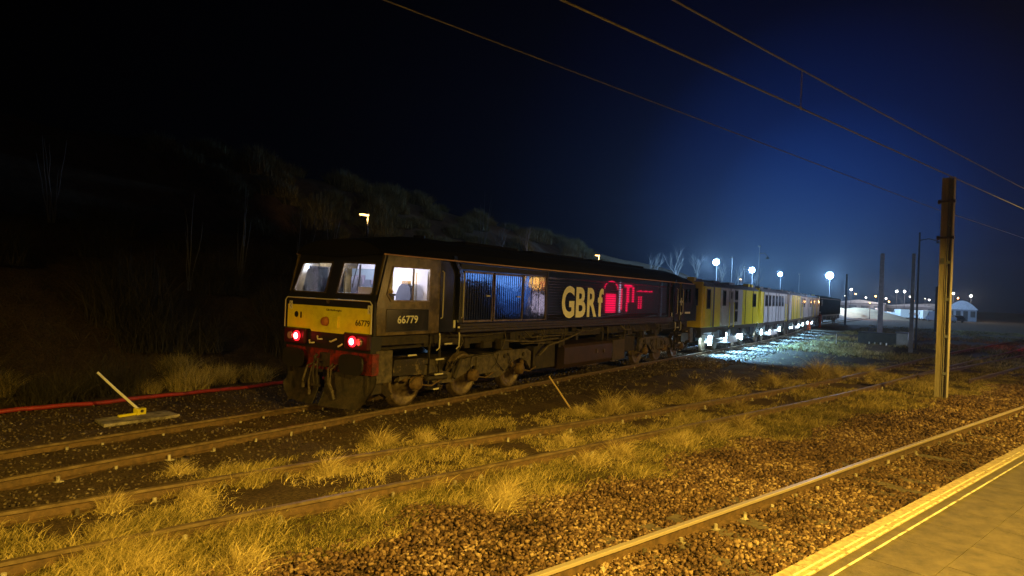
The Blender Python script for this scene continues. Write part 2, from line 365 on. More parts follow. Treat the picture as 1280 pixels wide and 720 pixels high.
track('main line track in clean ballast beside the platform edge', [(x, main_y(x)) for x in mx], [(x, main_y(x) - 1.51 * 1.039) for x in mx], 0, 'railtop', 'concrete', .66, (-8, 57), 0, zsl=.012)
track('far siding branching off to the right beyond the tall lineside mast', [(19, -9.86), (27.1, -11.8), (45, -16.0), (80, -25)], [(19, -11.46), (27.1, -13.4), (45, -17.6), (80, -26.6)], .03, 'railtop2', 'wood', .9, (20, 60), 0, clips=False, zsl=-.02)

# ------------------------------------------------------------------ ballast stones, grass
ico_t = (1 + 5 ** .5) / 2
ICO = np.array([(-1, ico_t, 0), (1, ico_t, 0), (-1, -ico_t, 0), (1, -ico_t, 0), (0, -1, ico_t), (0, 1, ico_t), (0, -1, -ico_t), (0, 1, -ico_t), (ico_t, 0, -1), (ico_t, 0, 1), (-ico_t, 0, -1), (-ico_t, 0, 1)]) / 1.902
ICF = np.array([(0, 11, 5), (0, 5, 1), (0, 1, 7), (0, 7, 10), (0, 10, 11), (1, 5, 9), (5, 11, 4), (11, 10, 2), (10, 7, 6), (7, 1, 8), (3, 9, 4), (3, 4, 2), (3, 2, 6), (3, 6, 8), (3, 8, 9), (4, 9, 5), (2, 4, 11), (6, 2, 10), (8, 6, 7), (9, 8, 1)])
CUB = np.array([(x, y, z) for z in (-1, 1) for y in (-1, 1) for x in (-1, 1)], float) * .72
CUF = np.array([(0, 2, 3), (0, 3, 1), (4, 5, 7), (4, 7, 6), (0, 1, 5), (0, 5, 4), (2, 6, 7), (2, 7, 3), (0, 4, 6), (0, 6, 2), (1, 3, 7), (1, 7, 5)])
def stones(P, size):
    n = len(P); V = CUB[None] + .75 * (NR.random((n, 8, 3)) - .5)
    V = V * np.stack([1 + .6 * (NR.random(n) - .3), .8 + .4 * NR.random(n), .6 + .4 * NR.random(n)], -1)[:, None]
    a = NR.random(n) * 2 * PI; b = (NR.random(n) - .5) * 2.6; ca, sa, cb, sb = np.cos(a), np.sin(a), np.cos(b), np.sin(b)
    x, y, z = V[..., 0], V[..., 1], V[..., 2]; y, z = y * cb[:, None] - z * sb[:, None], y * sb[:, None] + z * cb[:, None]
    x, y = x * ca[:, None] - y * sa[:, None], x * sa[:, None] + y * ca[:, None]
    V = np.stack([x, y, z], -1) * size[:, None, None] + P[:, None]
    F = CUF[None] + (np.arange(n) * 8)[:, None, None]; return V.reshape(-1, 3), F.reshape(-1, 3)
def scatter(n, x0, x1, y0f, y1f, bias=1.):
    x = x0 + (x1 - x0) * NR.random(n) ** bias; u = NR.random(n); return x, y0f(x) + (y1f(x) - y0f(x)) * u
PE = lambda x: -10.27 - .275 * (x + 5.04)     # platform edge
def gedge(x): return -5.5 - .29 * (x + 4.8) + .25 * np.sin(x * 1.1) + .18 * np.sin(x * 2.7 + 1)
x, y = scatter(72000, -9, 8, gedge, PE, 1.); x2, y2 = scatter(40000, 8, 34, gedge, PE, 1.4)
x = np.r_[x, x2]; y = np.r_[y, y2]; s = .0200 * (.62 + .85 * NR.random(len(x)) ** 1.6) * (1 + np.clip(x, 0, 40) * .03)
z = height(x, y) + s * .3 + .03 * NR.random(len(x)) ** 2
# heap of loose stone on the outer fringe thins out
npobj('ballast', *stones(np.stack([x, y, z], -1), s), 'stone', label='brown crushed stone ballast of the main line beside the platform', cat='ballast', kind='stuff')
x, y = scatter(26000, -14, 30, lambda x: x * 0 - 2.3, lambda x: x * 0 + 4.6, 1.2); x2, y2 = scatter(12000, 15, 60, lambda x: np.array([trainy(a) for a in x]) - 3.2, lambda x: np.array([trainy(a) for a in x]) + 3.2, 1.6)
x = np.r_[x, x2]; y = np.r_[y, y2]; s = .017 * (.5 + .9 * NR.random(len(x)) ** 1.5) * (1 + np.clip(x, 0, 40) * .05)
npobj('ballast', *stones(np.stack([x, y, height(x, y) + s * .25], -1), s), 'stone2', label='dusty grey ballast around the locomotive and machines', cat='ballast', kind='stuff')

def tuft(n, cx, cy, rad, L, lean, w, jit=.35):
    r = rad * NR.random(n) ** .7; a = NR.random(n) * 2 * PI; x = cx + r * np.cos(a); y = cy + r * np.sin(a)
    P = np.stack([x, y, height(x, y) - .01], -1); l = L * (1 + jit * (NR.random(n) * 2 - 1)) * (1 - .35 * r / max(rad, 1e-3))
    return blades(P, l, lean * (.4 + 1.2 * NR.random(n)), w * (.6 + .8 * NR.random(n)))
# general dry grass, patchy
def siding_c(x): return np.interp(x, [p[0] for p in SF], [p[1] for p in SF]) * .5 + np.interp(x, [p[0] for p in SN], [p[1] for p in SN]) * .5
gp = []; N = 46000
x, y = scatter(N, -10, 34, lambda x: x * 0 - 2.2, lambda x: gedge(x) - .3, 1.35)
c = siding_c(x); d = y - c; pn = vnoise(x, y, 1.1, 11) * .6 + vnoise(x, y, 3.1, 12) * .4
dens = np.where(d > 0, np.clip(1.15 - (d - 1.2) * .55, .05, 1), 1.) * np.clip((pn - .41 + .08 * (d < 0)) * 6, 0, 1)
keep = NR.random(N) < dens; x, y = x[keep], y[keep]; n = len(x); sz = .035 + .17 * vnoise(x, y, 1.3, 13) ** 3 + .05 * NR.random(n) ** 2
rep = 7; bx = np.repeat(x, rep) + NR.normal(0, .04, n * rep); by = np.repeat(y, rep) + NR.normal(0, .04, n * rep); L = np.repeat(sz, rep) * (.6 + .9 * NR.random(n * rep))
V, F = blades(np.stack([bx, by, height(bx, by) - .005], -1), L, .3 + 1.3 * NR.random(n * rep), (.006 + .006 * NR.random(n * rep)) * (1 + np.clip(bx, 0, 30) * .06), 2)
npobj('dry_grass', V, F, 'grass', label='patchy dry yellow grass growing through the middle siding', cat='grass', kind='stuff')
# low green sward between siding and main ballast
N = 8000; x, y = scatter(N, -9, 24, lambda x: siding_c(x) - .9, lambda x: gedge(x) - .25, 1.2); rep = 7
bx = np.repeat(x, rep) + NR.normal(0, .05, N * rep); by = np.repeat(y, rep) + NR.normal(0, .05, N * rep)
V, F = blades(np.stack([bx, by, height(bx, by) - .005], -1), .035 + .05 * NR.random(N * rep), .4 + 1.3 * NR.random(N * rep), .006 + .004 * NR.random(N * rep), 2)
npobj('short_grass', V, F, 'moss', label='short mossy green grass along the edge of the main line ballast', cat='grass', kind='stuff')
# far rough grass beyond the siding, bluish under the yard lamps
N = 4200; x, y = scatter(N, 26, 90, lambda x: -np.clip((x - 26) * .22, 0, 12) - 14, lambda x: x * 0 - 2.5, 1.3); rep = 9
k = vnoise(x, y, .25, 21) > .38; x, y = x[k], y[k]; N = len(x)
bx = np.repeat(x, rep) + NR.normal(0, .14, N * rep); by = np.repeat(y, rep) + NR.normal(0, .14, N * rep)
V, F = blades(np.stack([bx, by, height(bx, by) - .01], -1), .10 + .22 * NR.random(N * rep), .4 + NR.random(N * rep), .03 + .02 * NR.random(N * rep), 2)
npobj('rough_grass', V, F, 'grass', label='rough low grass of the open yard beyond the lineside mast', cat='grass', kind='stuff')
# individual tussocks
TU = [(-3.87, -5.95, .30, .30, 'low straw tussock on the near edge of the ballast at the bottom of the siding'),
      (-3.3, -5.75, .26, .28, 'twin straw tussock just beyond the bottommost one by the near rail'),
      (-4.35, -3.35, .26, .30, 'spiky straw tussock between the siding rails in front of the locomotive plough'),
      (-5.1, -4.85, .22, .22, 'small tussock hard against the near siding rail at the lower left'),
      (-6.1, -3.0, .2, .2, 'small tussock between the rails near the left end of the siding'),
      (-2.58, -2.6, .26, .34, 'spreading tussock with long blades leaning left below the front wheel'),
      (-1.9, -3.0, .22, .22, 'low tussock just beyond the spreading one below the front wheel'),
      (-1.31, -5.95, .3, .3, 'full straw tussock on the near side of the siding below the leaning stake'),
      (-.45, -6.1, .3, .34, 'tall straw tussock right of the full one below the leaning stake'),
      (-6.9, -2.6, .22, .22, 'tussock growing through the far siding rail at the left'),
      (3.5, -4.1, .34, .5, 'tallest straw tussock right behind the far siding rail near the stake'),
      (4.5, -4.35, .3, .42, 'tall straw tussock just right of the tallest one'),
      (2.6, -3.75, .26, .26, 'bushy tussock at the foot of the leaning stake'),
      (1.1, -6.6, .3, .3, 'tussock beside the near siding rail under the middle of the ballast fringe'),
      (2.4, -6.9, .34, .34, 'wide tussock on the ballast fringe near the middle of the siding'),
      (3.6, -7.1, .3, .32, 'tussock right of the wide one on the ballast fringe'),
      (7.3, -4.9, .35, .5, 'clump of straw grass behind the siding in line with the rear bogie'),
      (9.5, -5.2, .4, .5, 'broad clump of straw grass in line with the yellow machine cab'),
      (12., -6., .4, .45, 'rounded clump of grass before the tallest far clump'),
      (14.97, -6.9, .5, .8, 'tallest far clump of straw grass, standing up behind the siding'),
      (16.2, -7.3, .4, .5, 'lower clump leaning right behind the tallest far clump'),
      (19., -8.1, .4, .4, 'far clump of grass nearest the lineside mast'),
      (-.2, -4.9, .22, .2, 'small tuft in the middle of the siding below the stake'),
      (6.2, -6.4, .3, .26, 'low tuft between the siding rails near the shiny rail'),
      (-5.6, -1.7, .2, .2, 'thin tuft on the bare dirt in front of the locomotive'),
      (-6.9, -5.1, .26, .26, 'tuft at the bottom left corner outside the near rail'),
      (-7.4, -3.6, .24, .2, 'flattened tuft between the rails at the bottom left')]
for cx, cy, r, h, lab in TU:
    wd = 1 + max(0, cx) * .06; V, F = cat([tuft(int(150 + 500 * r), cx, cy, r * .6, h * .95, .8, .010 * wd, .7), tuft(int(120 + 500 * r), cx + R.uniform(-.1, .1), cy + R.uniform(-.1, .1), r * 1.2, h * .7, 1.7, .011 * wd, .6), tuft(int(100 + 450 * r), cx + R.uniform(-.3, .3), cy + R.uniform(-.15, .15), r * 2., h * .4, 1.9, .012 * wd, .6)])
    z0 = float(height(cx, cy)); V = V - np.array([cx, cy, z0]); o = npobj('grass_tussock', V, F, 'tussock', label=lab, cat='grass tussock', group='straw tussocks along the siding'); o.location = (cx, cy, z0)

# ------------------------------------------------------------------ platform
d_ = Vector((1, -.275, 0)).normalized(); P0 = Vector((-5.04, -10.27, .9)) + Vector((-d_.y, d_.x, 0)) * .15; nrm = Vector((d_.y, -d_.x, 0))   # nrm points away from the track
if nrm.y > 0: nrm = -nrm
def pp(u, v, z): q = P0 + d_ * u + nrm * v; return (q.x, q.y, z)
def strip(mb, u0, u1, v0, v1, z0, z1): mb.hexa([pp(u0, v0, z0), pp(u1, v0, z0), pp(u1, v1, z0), pp(u0, v1, z0), pp(u0, v0, z1), pp(u1, v0, z1), pp(u1, v1, z1), pp(u0, v1, z1)])
plat = thing('station_platform', 'paved station platform with pale coping and painted lines in the corner', 'platform', tuple(P0 - Vector((0, 0, .9))))
mb = MB(); strip(mb, -30, 75, .12, .22, -.3, .82); mb.build('platform_wall', 'pwall', plat)
mb = MB(); strip(mb, -30, 75, .22, 26, .2, .888); mb.build('platform_deck', 'paving', plat)
mb = MB()
u = -12.
while u < 30: strip(mb, u, u + .90, 0, .146, .82, .9); u += .906
mb.build('coping', 'tan', plat)
mb = MB(); strip(mb, -12, 30, .15, .24, .82, .8985); mb.build('edge_band', 'paving', plat); mb = MB(); strip(mb, -30, -12.01, 0, .146, .82, .9); strip(mb, 30.1, 75, 0, .146, .82, .9); mb.build('coping', 'tan', plat)
mb = MB(); strip(mb, -30, 75, .078, .09, .9, .9035); strip(mb, -30, 75, .128, .142, .9, .9035); strip(mb, -30, 75, .225, .24, .9, .9035); mb.build('painted_line', 'wline', plat)
mb = MB()
for j in range(5):
    u = -12. + .3 * (j % 2)
    while u < 22: strip(mb, u, u + .594, .245 + .4 * j, .245 + .4 * j + .394, .888, .8985 + .001 * R.random()); u += .6
mb.build('paving_slab', 'paving', plat)
# station building across the platform; glowing panes added out of view to mirror in the locomotive side
st = thing('station_building', 'long low station building at the back of the platform', 'building', (38, -19, .888))
mb = MB(); mb.box(14, 62, -24, -18.62, .8, 4.6); mb.build('wall', 'pwall', st)
mb = MB(); mb.box(13.6, 62.4, -24.4, -18.2, 4.6, 4.8); mb.build('roof', 'black', st)
W_BLUE = glow('bright_blue_mirror_glow', (.13, .34, 1.), 4.); W_BLUE2 = glow('dim_blue_mirror_glow', (.04, .12, .5), 1.1); W_BLUE3 = glow('mid_blue_mirror_glow', (.07, .24, .9), 2.)
W_RED = glow('red_mirror_glow', (1., .006, .08), 3.6); W_AMB = glow('amber_mirror_glow', (1., .55, .12), 7.); W_LIL = glow('pale_mirror_glow', (.6, .5, .7), 3.)
def pane(x0, x1, z0, z1, m, ear=None):
    mb = MB(); mb.box(x0, x1, -18.61, -18.56, z0, z1); return mb.build('window', m, st)  # glowing pane added for its reflection, not a known window
pane(23.7, 26.9, 3.35, 3.9, W_BLUE); pane(27.3, 31.0, 2.9, 3.95, W_BLUE); pane(28.3, 31.0, 1.9, 2.88, W_BLUE3); pane(27.5, 28.2, 1.5, 2.88, W_BLUE2); pane(28.3, 31.0, .95, 1.85, W_BLUE2); pane(31.3, 32.2, 1.6, 3.0, W_BLUE2)
pane(32.4, 33.4, 3.0, 3.8, W_AMB); pane(33.55, 34.0, 3.1, 3.45, W_RED); pane(33.0, 34.2, 1.0, 2.4, W_LIL)
pane(15.2, 16.4, 1.2, 3.8, W_AMB); pane(17.5, 19.2, 2.8, 3.7, W_AMB)
# red arch, block and strokes, shaped for their mirror image
mb = MB(); arc = []
for k in range(13):
    a = PI * k / 12; arc.append((46.9 - 1.5 * math.cos(a), 3.2 + .72 * math.sin(a)))
for a, b in zip(arc, arc[1:]): mb.tube([(a[0], -18.58, a[1]), (b[0], -18.58, b[1])], .05, 6)
mb.build('window', W_RED, st); pane(45.75, 47.9, .95, 2.72, W_RED)
pane(48.85, 48.98, .95, 3.9, W_LIL); pane(49.2, 49.4, 1.2, 3.3, W_RED)
for x0, x1, z0, z1 in ((50.0, 51.8, 3.45, 3.8), (50.6, 51.1, 1.9, 3.5), (50.5, 50.75, 1.0, 1.9), (52.0, 52.35, 1.95, 3.55), (53.65, 53.8, 1.3, 2.6), (54.25, 54.4, 1.3, 2.6)): pane(x0, x1, z0, z1, W_RED)
for k in range(9): pane(53.1 + k * .5, 53.32 + k * .5, 3.04, 3.04 + .1 + .05 * (k % 3), W_RED)

# ------------------------------------------------------------------ locomotive
L = thing('diesel_locomotive', 'black and yellow diesel locomotive at the near end of the train, red tail lamps lit', 'locomotive', (8.5, 0, 0))
YS = 1.32; XF = -1.525; XR = 18.45
def fside(sgn): return lambda u, v, t: (u, sgn * (YS - t), v)
# roof profile (closed) ------------------------------------------------
rp = [(-1.32, 3.27), (-1.24, 3.44), (-1.0, 3.62), (-.6, 3.74), (0, 3.78), (.6, 3.74), (1.0, 3.62), (1.24, 3.44), (1.32, 3.27)]
rp2 = rp + [(1.2, 3.22), (-1.2, 3.22)]
mb = MB(); mb.prof(rp2, .5, 16.3)
mb.add([(-1.36, y * .96, 3.24 + (z - 3.27) * .62) for y, z in rp] + [(.5, y, z) for y, z in rp], [(k, k + 1, 9 + k + 1, 9 + k) for k in range(8)])
mb.add([(-1.36, y * .96, 3.24 + (z - 3.27) * .62) for y, z in rp] + [(-1.36, 0, 3.18)], [(k, k + 1, 9) for k in range(8)])
mb.add([(18.1, y * .96, 3.24 + (z - 3.27) * .62) for y, z in rp] + [(16.3, y, z) for y, z in rp], [(k, k + 1, 9 + k + 1, 9 + k) for k in range(8)])
rf = mb.build('roof', 'roof', L)
mb = MB()
for x0, x1 in ((2.2, 4.6), (5.4, 8.6), (9.2, 13.8)): mb.box(x0, x1, -.62, .62, 3.70, 3.80)
for k in range(3): mb.lathe([(0.05, 3.83), (.5, 3.83), (.52, 3.72)], (10.2 + k * 1.3, 0, 0), 'z', 20)
mb.cyl((1.4, .2, 3.7), (1.4, .2, 3.88), .14, 12); mb.build('roof_vent', 'roof', rf)
# engine room body ------------------------------------------------------
mb = MB()
for sg in (-1, 1):
    mb.box(1.2, 15.35, sg * 1.24, sg * 1.27, 1.82, 3.22)
mb.box(1.2, 1.25, -1.24, 1.24, 1.65, 3.25); mb.box(15.3, 15.35, -1.24, 1.24, 1.65, 3.25)
mb.build('body', 'green', L)
# louvred sides: flat slats with thin grooves
for sg in (-1, 1):
    mb = MB(); z = 1.85
    while z < 3.0:
        for (a, b) in ((5.16, 8.3), (8.306, 11.5), (11.506, 14.86)):
            mb.box(a, b, sg * 1.272, sg * 1.312, z, z + .06)
        z += .078
    mb.box(5.16, 14.86, sg * 1.272, sg * 1.318, 3.055, 3.2); mb.build('louvred_side', 'louvre', L)
    mb = MB(); mb.box(5.08, 5.15, sg * 1.272, sg * 1.33, 1.83, 3.2); mb.mark(); mb.box(14.88, 14.94, sg * 1.272, sg * 1.33, 1.83, 3.2); mb.mark(); mb.box(1.18, 5.075, sg * 1.272, sg * 1.318, 3.08, 3.2)
    mb.each('body_frame', 'black', L)
    mb = MB(); mb.box(-1.3, 15.9, sg * 1.30, sg * 1.355, 3.235, 3.262); mb.box(15.95, 17.95, sg * 1.3, sg * 1.35, 3.235, 3.262); mb.build('gutter', 'line', L)
    mb = MB()
    for k, (z0, z1) in enumerate(((1.62, 1.68), (1.69, 1.745), (1.755, 1.815))): mb.box(1.2, 15.4, sg * 1.2, sg * (1.34 - .012 * (k == 1)), z0, z1)
    mb.build('sill', 'sill', L)
# corrugated doors (two) and glossy panel
for (a, b) in ((1.3, 2.48), (2.54, 3.86)):
    mb = MB(); x = a + .05
    while x < b - .06:
        mb.box(x, x + .062, -1.272, -1.318, 1.9, 3.0); x += .095
    dd = mb.build('corrugated_door', 'gloss', L)
    mb = MB(); mb.box(a, b, -1.272, -1.332, 3.0, 3.045); mb.box(a, b, -1.272, -1.332, 1.85, 1.895); mb.box(a, a + .03, -1.272, -1.332, 1.895, 3.0); mb.box(b - .03, b, -1.272, -1.332, 1.895, 3.0); mb.build('frame', 'steel', dd)
    mb = MB(); mb.box(b - .3, b - .14, -1.332, -1.35, 2.46, 2.49); mb.build('handle', 'handrail', dd)
mb = MB()
for k in range(3): mb.box(3.92 + k * .385, 4.27 + k * .385, -1.272, -1.322 + .002 * k, 1.9, 3.03)
pn = mb.build('access_panel', 'gloss', L); mb = MB(); mb.box(3.9, 5.07, -1.272, -1.33, 3.035, 3.06); mb.box(3.9, 5.07, -1.272, -1.33, 1.85, 1.88); mb.box(5.04, 5.07, -1.3, -1.338, 1.88, 3.035); mb.build('frame', 'steel', pn)
# far side plain sheet
mb = MB(); mb.box(1.25, 5.1, 1.272, 1.31, 1.83, 3.05); mb.build('side_panel', 'green', L)
# lettering
lv = [text('l', ch, 'cream', L, x1 - x0, z1 - z0, lambda a, b, x0=x0, z0=z0: (x0 + a, -1.3165, z0 + b), bold=.03) for ch, x0, x1, z0, z1 in (('G', 6.0, 6.78, 1.885, 2.84), ('B', 6.88, 7.52, 1.90, 2.82), ('R', 7.63, 8.30, 1.905, 2.82), ('f', 8.38, 8.78, 1.91, 2.82))]
mb = MB()
for o in lv:
    mb.add([tuple(v.co) for v in o.data.vertices], [tuple(p.vertices) for p in o.data.polygons]); bpy.data.objects.remove(o)
mb.build('body_lettering', 'cream', L, local=True)
def number(nm, s, m, w, h, fn, bold=.012): return text(nm, s, m, L, w, h, fn, bold)
number('cab_number', '66779', 'cream', .62, .165, lambda a, b: (-.87 + a, -1.3255, 1.86 + b), .02)
number('front_number', '66779', 'black', .40, .125, lambda a, b: (XF - .012, -.82 - a, 1.80 + b), .02)
number('front_lettering', 'GB Railfreight', 'black', .46, .055, lambda a, b: (XF - .012, .05 - a, 2.045 + b), .02)
# bodyside builder for a cab (mirrored for the rear) ---------------------
def cab(front):
    X = (lambda x: x) if front else (lambda x: 16.93 - x)
    c = MB(); hole = [(-1.03, 3.0), (-1.17, 2.47), (-1.06, 2.34), (.07, 2.34), (.07, 3.01)]
    hb = [(16.6 - 17., 0)]
    out = [(-1.43, 1.63), (.45, 1.63), (.45, 3.24), (-1.28, 3.24), (-1.50, 2.3)]
    if not front: hole = [(-.72, 3.0), (-.72, 2.42), (-.42, 2.42), (-.42, 3.0)]; hole2 = [(-.25, 3.0), (-.25, 2.42), (.05, 2.42), (.05, 3.0)]
    for sg in (-1, 1):
        c = MB(); c.plate([(X(a), b) for a, b in out], lambda u, v, t, sg=sg: (u, sg * (YS - t), v), 0, .05, [[(X(a), b) for a, b in h] for h in ([hole] if front else [hole, hole2])])
        c.build('cab_side', 'cabsheen' if front else 'green', L)
    # front: lower panel, raked screen panel
    f = MB(); lo = [(-YS, 1.62), (YS, 1.62), (YS, 2.3), (-YS, 2.3)]
    f.plate(lo, lambda u, v, t: (X(XF + t), u, v), 0, .06)
    def sx(v): return XF + .02 + (v - 2.3) * .27
    hl = lambda s: [(s * .15, 2.42), (s * .15, 3.09), (s * 1.1, 3.07), (s * 1.2, 2.46), (s * 1.14, 2.42)]
    f.plate([(-YS, 2.3), (YS, 2.3), (YS, 3.25), (-YS, 3.25)], lambda u, v, t: (X(sx(v) + t), u, v), 0, .05, [hl(-1), hl(1)])
    scr = f.build('cab_front', 'black', L)
    g = MB()
    for s in (-1, 1):
        h = hl(s); inn = [(a * .985 + s * .008, b) for a, b in h]
        cx = sum(a for a, b in h) / 5; cz = sum(b for a, b in h) / 5
        g.plate(h, lambda u, v, t: (X(sx(v) + t), u, v), -.012, .03, [[(cx + (a - cx) * .93, cz + (b - cz) * .91) for a, b in h]])
    g.build('screen_surround', 'steel', scr)
    for s in (-1, 1): g = MB(); g.plate(hl(s), lambda u, v, t: (X(sx(v) + t), u, v), .03, .036); g.build('windscreen', 'glass', scr)
    g = MB()
    for s in (-1, 1):
        g.tube([(X(sx(3.13) - .03), s * .62, 3.14), (X(sx(2.8) - .04), s * .52 - .1, 2.82), (X(sx(2.55) - .035), s * .45 - .16, 2.55)], .009, 5)
    g.build('wiper', 'black', scr)
    for sg in (-1, 1):
        for h in ([hole] if front else [hole, hole2]):
            g = MB(); g.plate([(X(a), b) for a, b in h], lambda u, v, t, sg=sg: (u, sg * (YS - t), v), .02, .028); g.build('side_window', 'glass', L)
    if front:
        fr = MB(); cx, cz = -.53, 2.68
        big = [(cx + (a - cx) * 1.06, cz + (b - cz) * 1.09) for a, b in hole]
        for sg in (-1, 1): fr.plate(big, lambda u, v, t, sg=sg: (u, sg * (YS - t), v), -.014, -.002, [hole]); fr.box(-.44, -.40, sg * 1.318, sg * 1.296, 2.34, 3.0)
        fr.build('window_frame', 'steel', L)
        # recessed number panel outline
        nb = [(-1.2, 1.69), (.1, 1.69), (.1, 2.16), (-1.2, 2.16)]; ni = [(-1.185, 1.705), (.085, 1.705), (.085, 2.145), (-1.185, 2.145)]
        fr = MB(); fr.plate(nb, fside(-1), -.008, 0.001, [ni]); fr.build('number_panel_edge', 'sill', L)
        fr = MB(); fr.plate(ni, fside(-1), -.003, 0.001); fr.build('number_panel', 'green', L)
    # rear bulkhead and floor
    b = MB(); b.box(X(.42), X(.46), -1.26, 1.26, 1.7, 3.22); b.box(X(-1.4), X(.42), -1.26, 1.26, 1.66, 1.78); b.box(X(-1.25), X(.42), -1.24, 1.24, 3.17, 3.21)
    b.build('cab_lining', 'lino', L)
    return X
cab(True); cab(False)
# doors and curved duct
for (a, b, dirx) in ((.46, 1.14, 1), (15.75, 16.45, -1)):
    for sg in (-1, 1):
        mb = MB(); mb.box(a, b, sg * 1.22, sg * 1.26, 1.64, 3.22); d = mb.build('cab_door', 'green', L)
        mb = MB()
        for xx in (a + .04, b + .09 if dirx > 0 else b + .02): mb.tube([(xx, sg * 1.33, 3.0), (xx, sg * 1.38, 2.97), (xx, sg * 1.38, 1.98), (xx, sg * 1.33, 1.95)], .014, 6); mb.mark()
        mb.each('handrail', 'handrail', d)
mb = MB()
for sg in (-1, 1):
    for x0, s_ in ((.86, 1), (15.6, -1)):
        pts = [(x0 + .24 * sm(k / 8.) * s_ * 1.1, sg * 1.30, 3.36 - k / 8. * .45) for k in range(9)] + [(x0 + .265 * s_, sg * 1.30, 1.85)]
        mb.mark()
        for p, q in zip(pts, pts[1:]): mb.hexa([(p[0], sg * 1.26, p[2]), (p[0] + .12, sg * 1.26, p[2]), (p[0] + .12, sg * 1.345, p[2]), (p[0], sg * 1.345, p[2]), (q[0], sg * 1.26, q[2]), (q[0] + .12, sg * 1.26, q[2]), (q[0] + .12, sg * 1.345, q[2]), (q[0], sg * 1.345, q[2])])
mb.each('curved_duct', 'gloss', L)
mb = MB(); mb.box(1.04, 1.1, -1.262, -1.275, 1.72, 1.9); mb.box(1.1, 1.17, -1.345, -1.35, 1.72, 1.76); mb.box(15.2, 15.28, -1.34, -1.345, 1.86, 2.0); mb.build('warning_notice', 'cream', L)
mb = MB(); mb.box(16.35, 16.43, -1.32, -1.326, 2.3, 2.62); mb.box(16.22, 16.56, -1.32, -1.326, 2.42, 2.5); mb.box(16.9, 17.6, -1.32, -1.326, 1.95, 2.03); mb.box(16.3, 16.44, -1.32, -1.326, 1.9, 2.02); mb.build('rear_cab_marking', 'cream', L)
# front end ---------------------------------------------------------------
mb = MB(); mb.plate([(-1.27, 1.655), (-.52, 1.655), (-.48, 1.61), (.48, 1.61), (.52, 1.655), (1.27, 1.655), (1.27, 2.15), (-1.27, 2.15)], lambda u, v, t: (XF - t, u, v), .002, .009); mb.build('yellow_panel', 'yellow', L)
mb = MB(); mb.tube([(XF - .05, 1.3, 1.66), (XF - .05, 1.3, 2.24), (XF - .05, 1.24, 2.3), (XF - .05, -1.24, 2.3), (XF - .05, -1.3, 2.24), (XF - .05, -1.3, 1.66)], .013, 6); mb.build('front_handrail', 'handrail', L)
mb = MB(); mb.box(XF - .07, XF - .01, -.36, -.12, 1.72, 1.96); bx = mb.build('jumper_box', 'yellow', L); mb = MB(); mb.lathe([(0, XF - .085), (.085, XF - .085), (.1, XF - .012)], (0, .04, 1.84), 'x', 14); mb.build('jumper_socket', mat('ochre', (.45, .16, .03), .6), bx)
mb = MB(); mb.box(XF - .01, XF - .016, .72, 1.05, 1.86, 2.02); nb_ = mb.build('works_plate', 'yellow', L); mb = MB(); mb.lathe([(0, XF - .019), (.065, XF - .019)], (0, .97, 1.94), 'x', 14); mb.box(XF - .02, XF - .024, .8, .84, 1.87, 2.0); mb.build('electrification_symbol', 'black', nb_)
mb = MB()
for y in (1.17, -1.2): mb.box(XF - .01, XF - .014, y - .05, y + .05, 2.05, 2.22)
mb.build('warning_notice', 'white', L); mb = MB()
for y in (1.17, -1.2): mb.tube([(XF - .016, y + .02, 2.2), (XF - .016, y - .015, 2.14), (XF - .016, y + .01, 2.13), (XF - .016, y - .02, 2.07)], .006, 4)
mb.build('warning_symbol', 'black', L)
mb = MB(); mb.hexa([(XF - .03, -.02, 2.21), (XF - .03, .02, 2.21), (XF, .02, 2.21), (XF, -.02, 2.21), (XF - .03, -.05, 2.28), (XF - .03, .05, 2.28), (XF, .05, 2.28), (XF, -.05, 2.28)]); mb.build('lamp_bracket', 'steel', L)
E_TAIL = glow('tail_lamp_lit', (1, .12, .14), 28.); E_RIM = glow('tail_lamp_glare', (1, .012, .02), 3.2)
mb = MB(); mb.box(XF + .01, XF + .3, -1.25, 1.25, 1.27, 1.61); mb.build('nose_panel', 'black', L)
for sg in (-1, 1):
    mb = MB(); mb.box(XF - .09, XF + .01, sg * .6, sg * 1.27, 1.33, 1.645); pod = mb.build('lamp_pod', mat('lamp_pod_dark_red', (.05, .008, .01), .3), L, bevel=.03)
    mb = MB(); mb.lathe([(.001, XF - .135), (.05, XF - .133), (.066, XF - .12)], (0, sg * .84, 1.49), 'x', 18); o = mb.build('tail_lamp', E_TAIL, pod)
    mb = MB(); mb.lathe([(.066, XF - .12), (.105, XF - .11), (.11, XF - .09)], (0, sg * .84, 1.49), 'x', 18); mb.build('lamp_glare_ring', E_RIM, pod)  # glowing ring imitates the glare around the tail lamp
    mb = MB(); mb.lathe([(.001, XF - .115), (.055, XF - .115), (.075, XF - .125), (.078, XF - .09)], (0, sg * 1.04, 1.49), 'x', 18); mb.build('headlamp', mat('unlit_lens', (.45, .35, .38), .15, metal=.5), pod)
    light('tail_light', 'POINT', (XF - .3, sg * .84, 1.5), 1.5, (1, .02, .03), .06, L)
mb = MB()
for y0, y1, z0, dz in ((.50, .34, 1.42, -.04), (.26, .10, 1.52, -.05), (-.12, -.32, 1.44, .06), (-.38, -.5, 1.36, .05)):
    mb.tube([(XF - .03, y0, z0), (XF - .09, (y0 + y1) / 2, z0 + dz * .5 - .03), (XF - .03, y1, z0 + dz)], .02, 6); mb.mark()
mb.each('jumper_cable', 'handrail', L)
mb = MB(); mb.box(XF + .02, XF + .2, -1.3, 1.3, .84, 1.27); mb.build('buffer_beam', 'red', L)
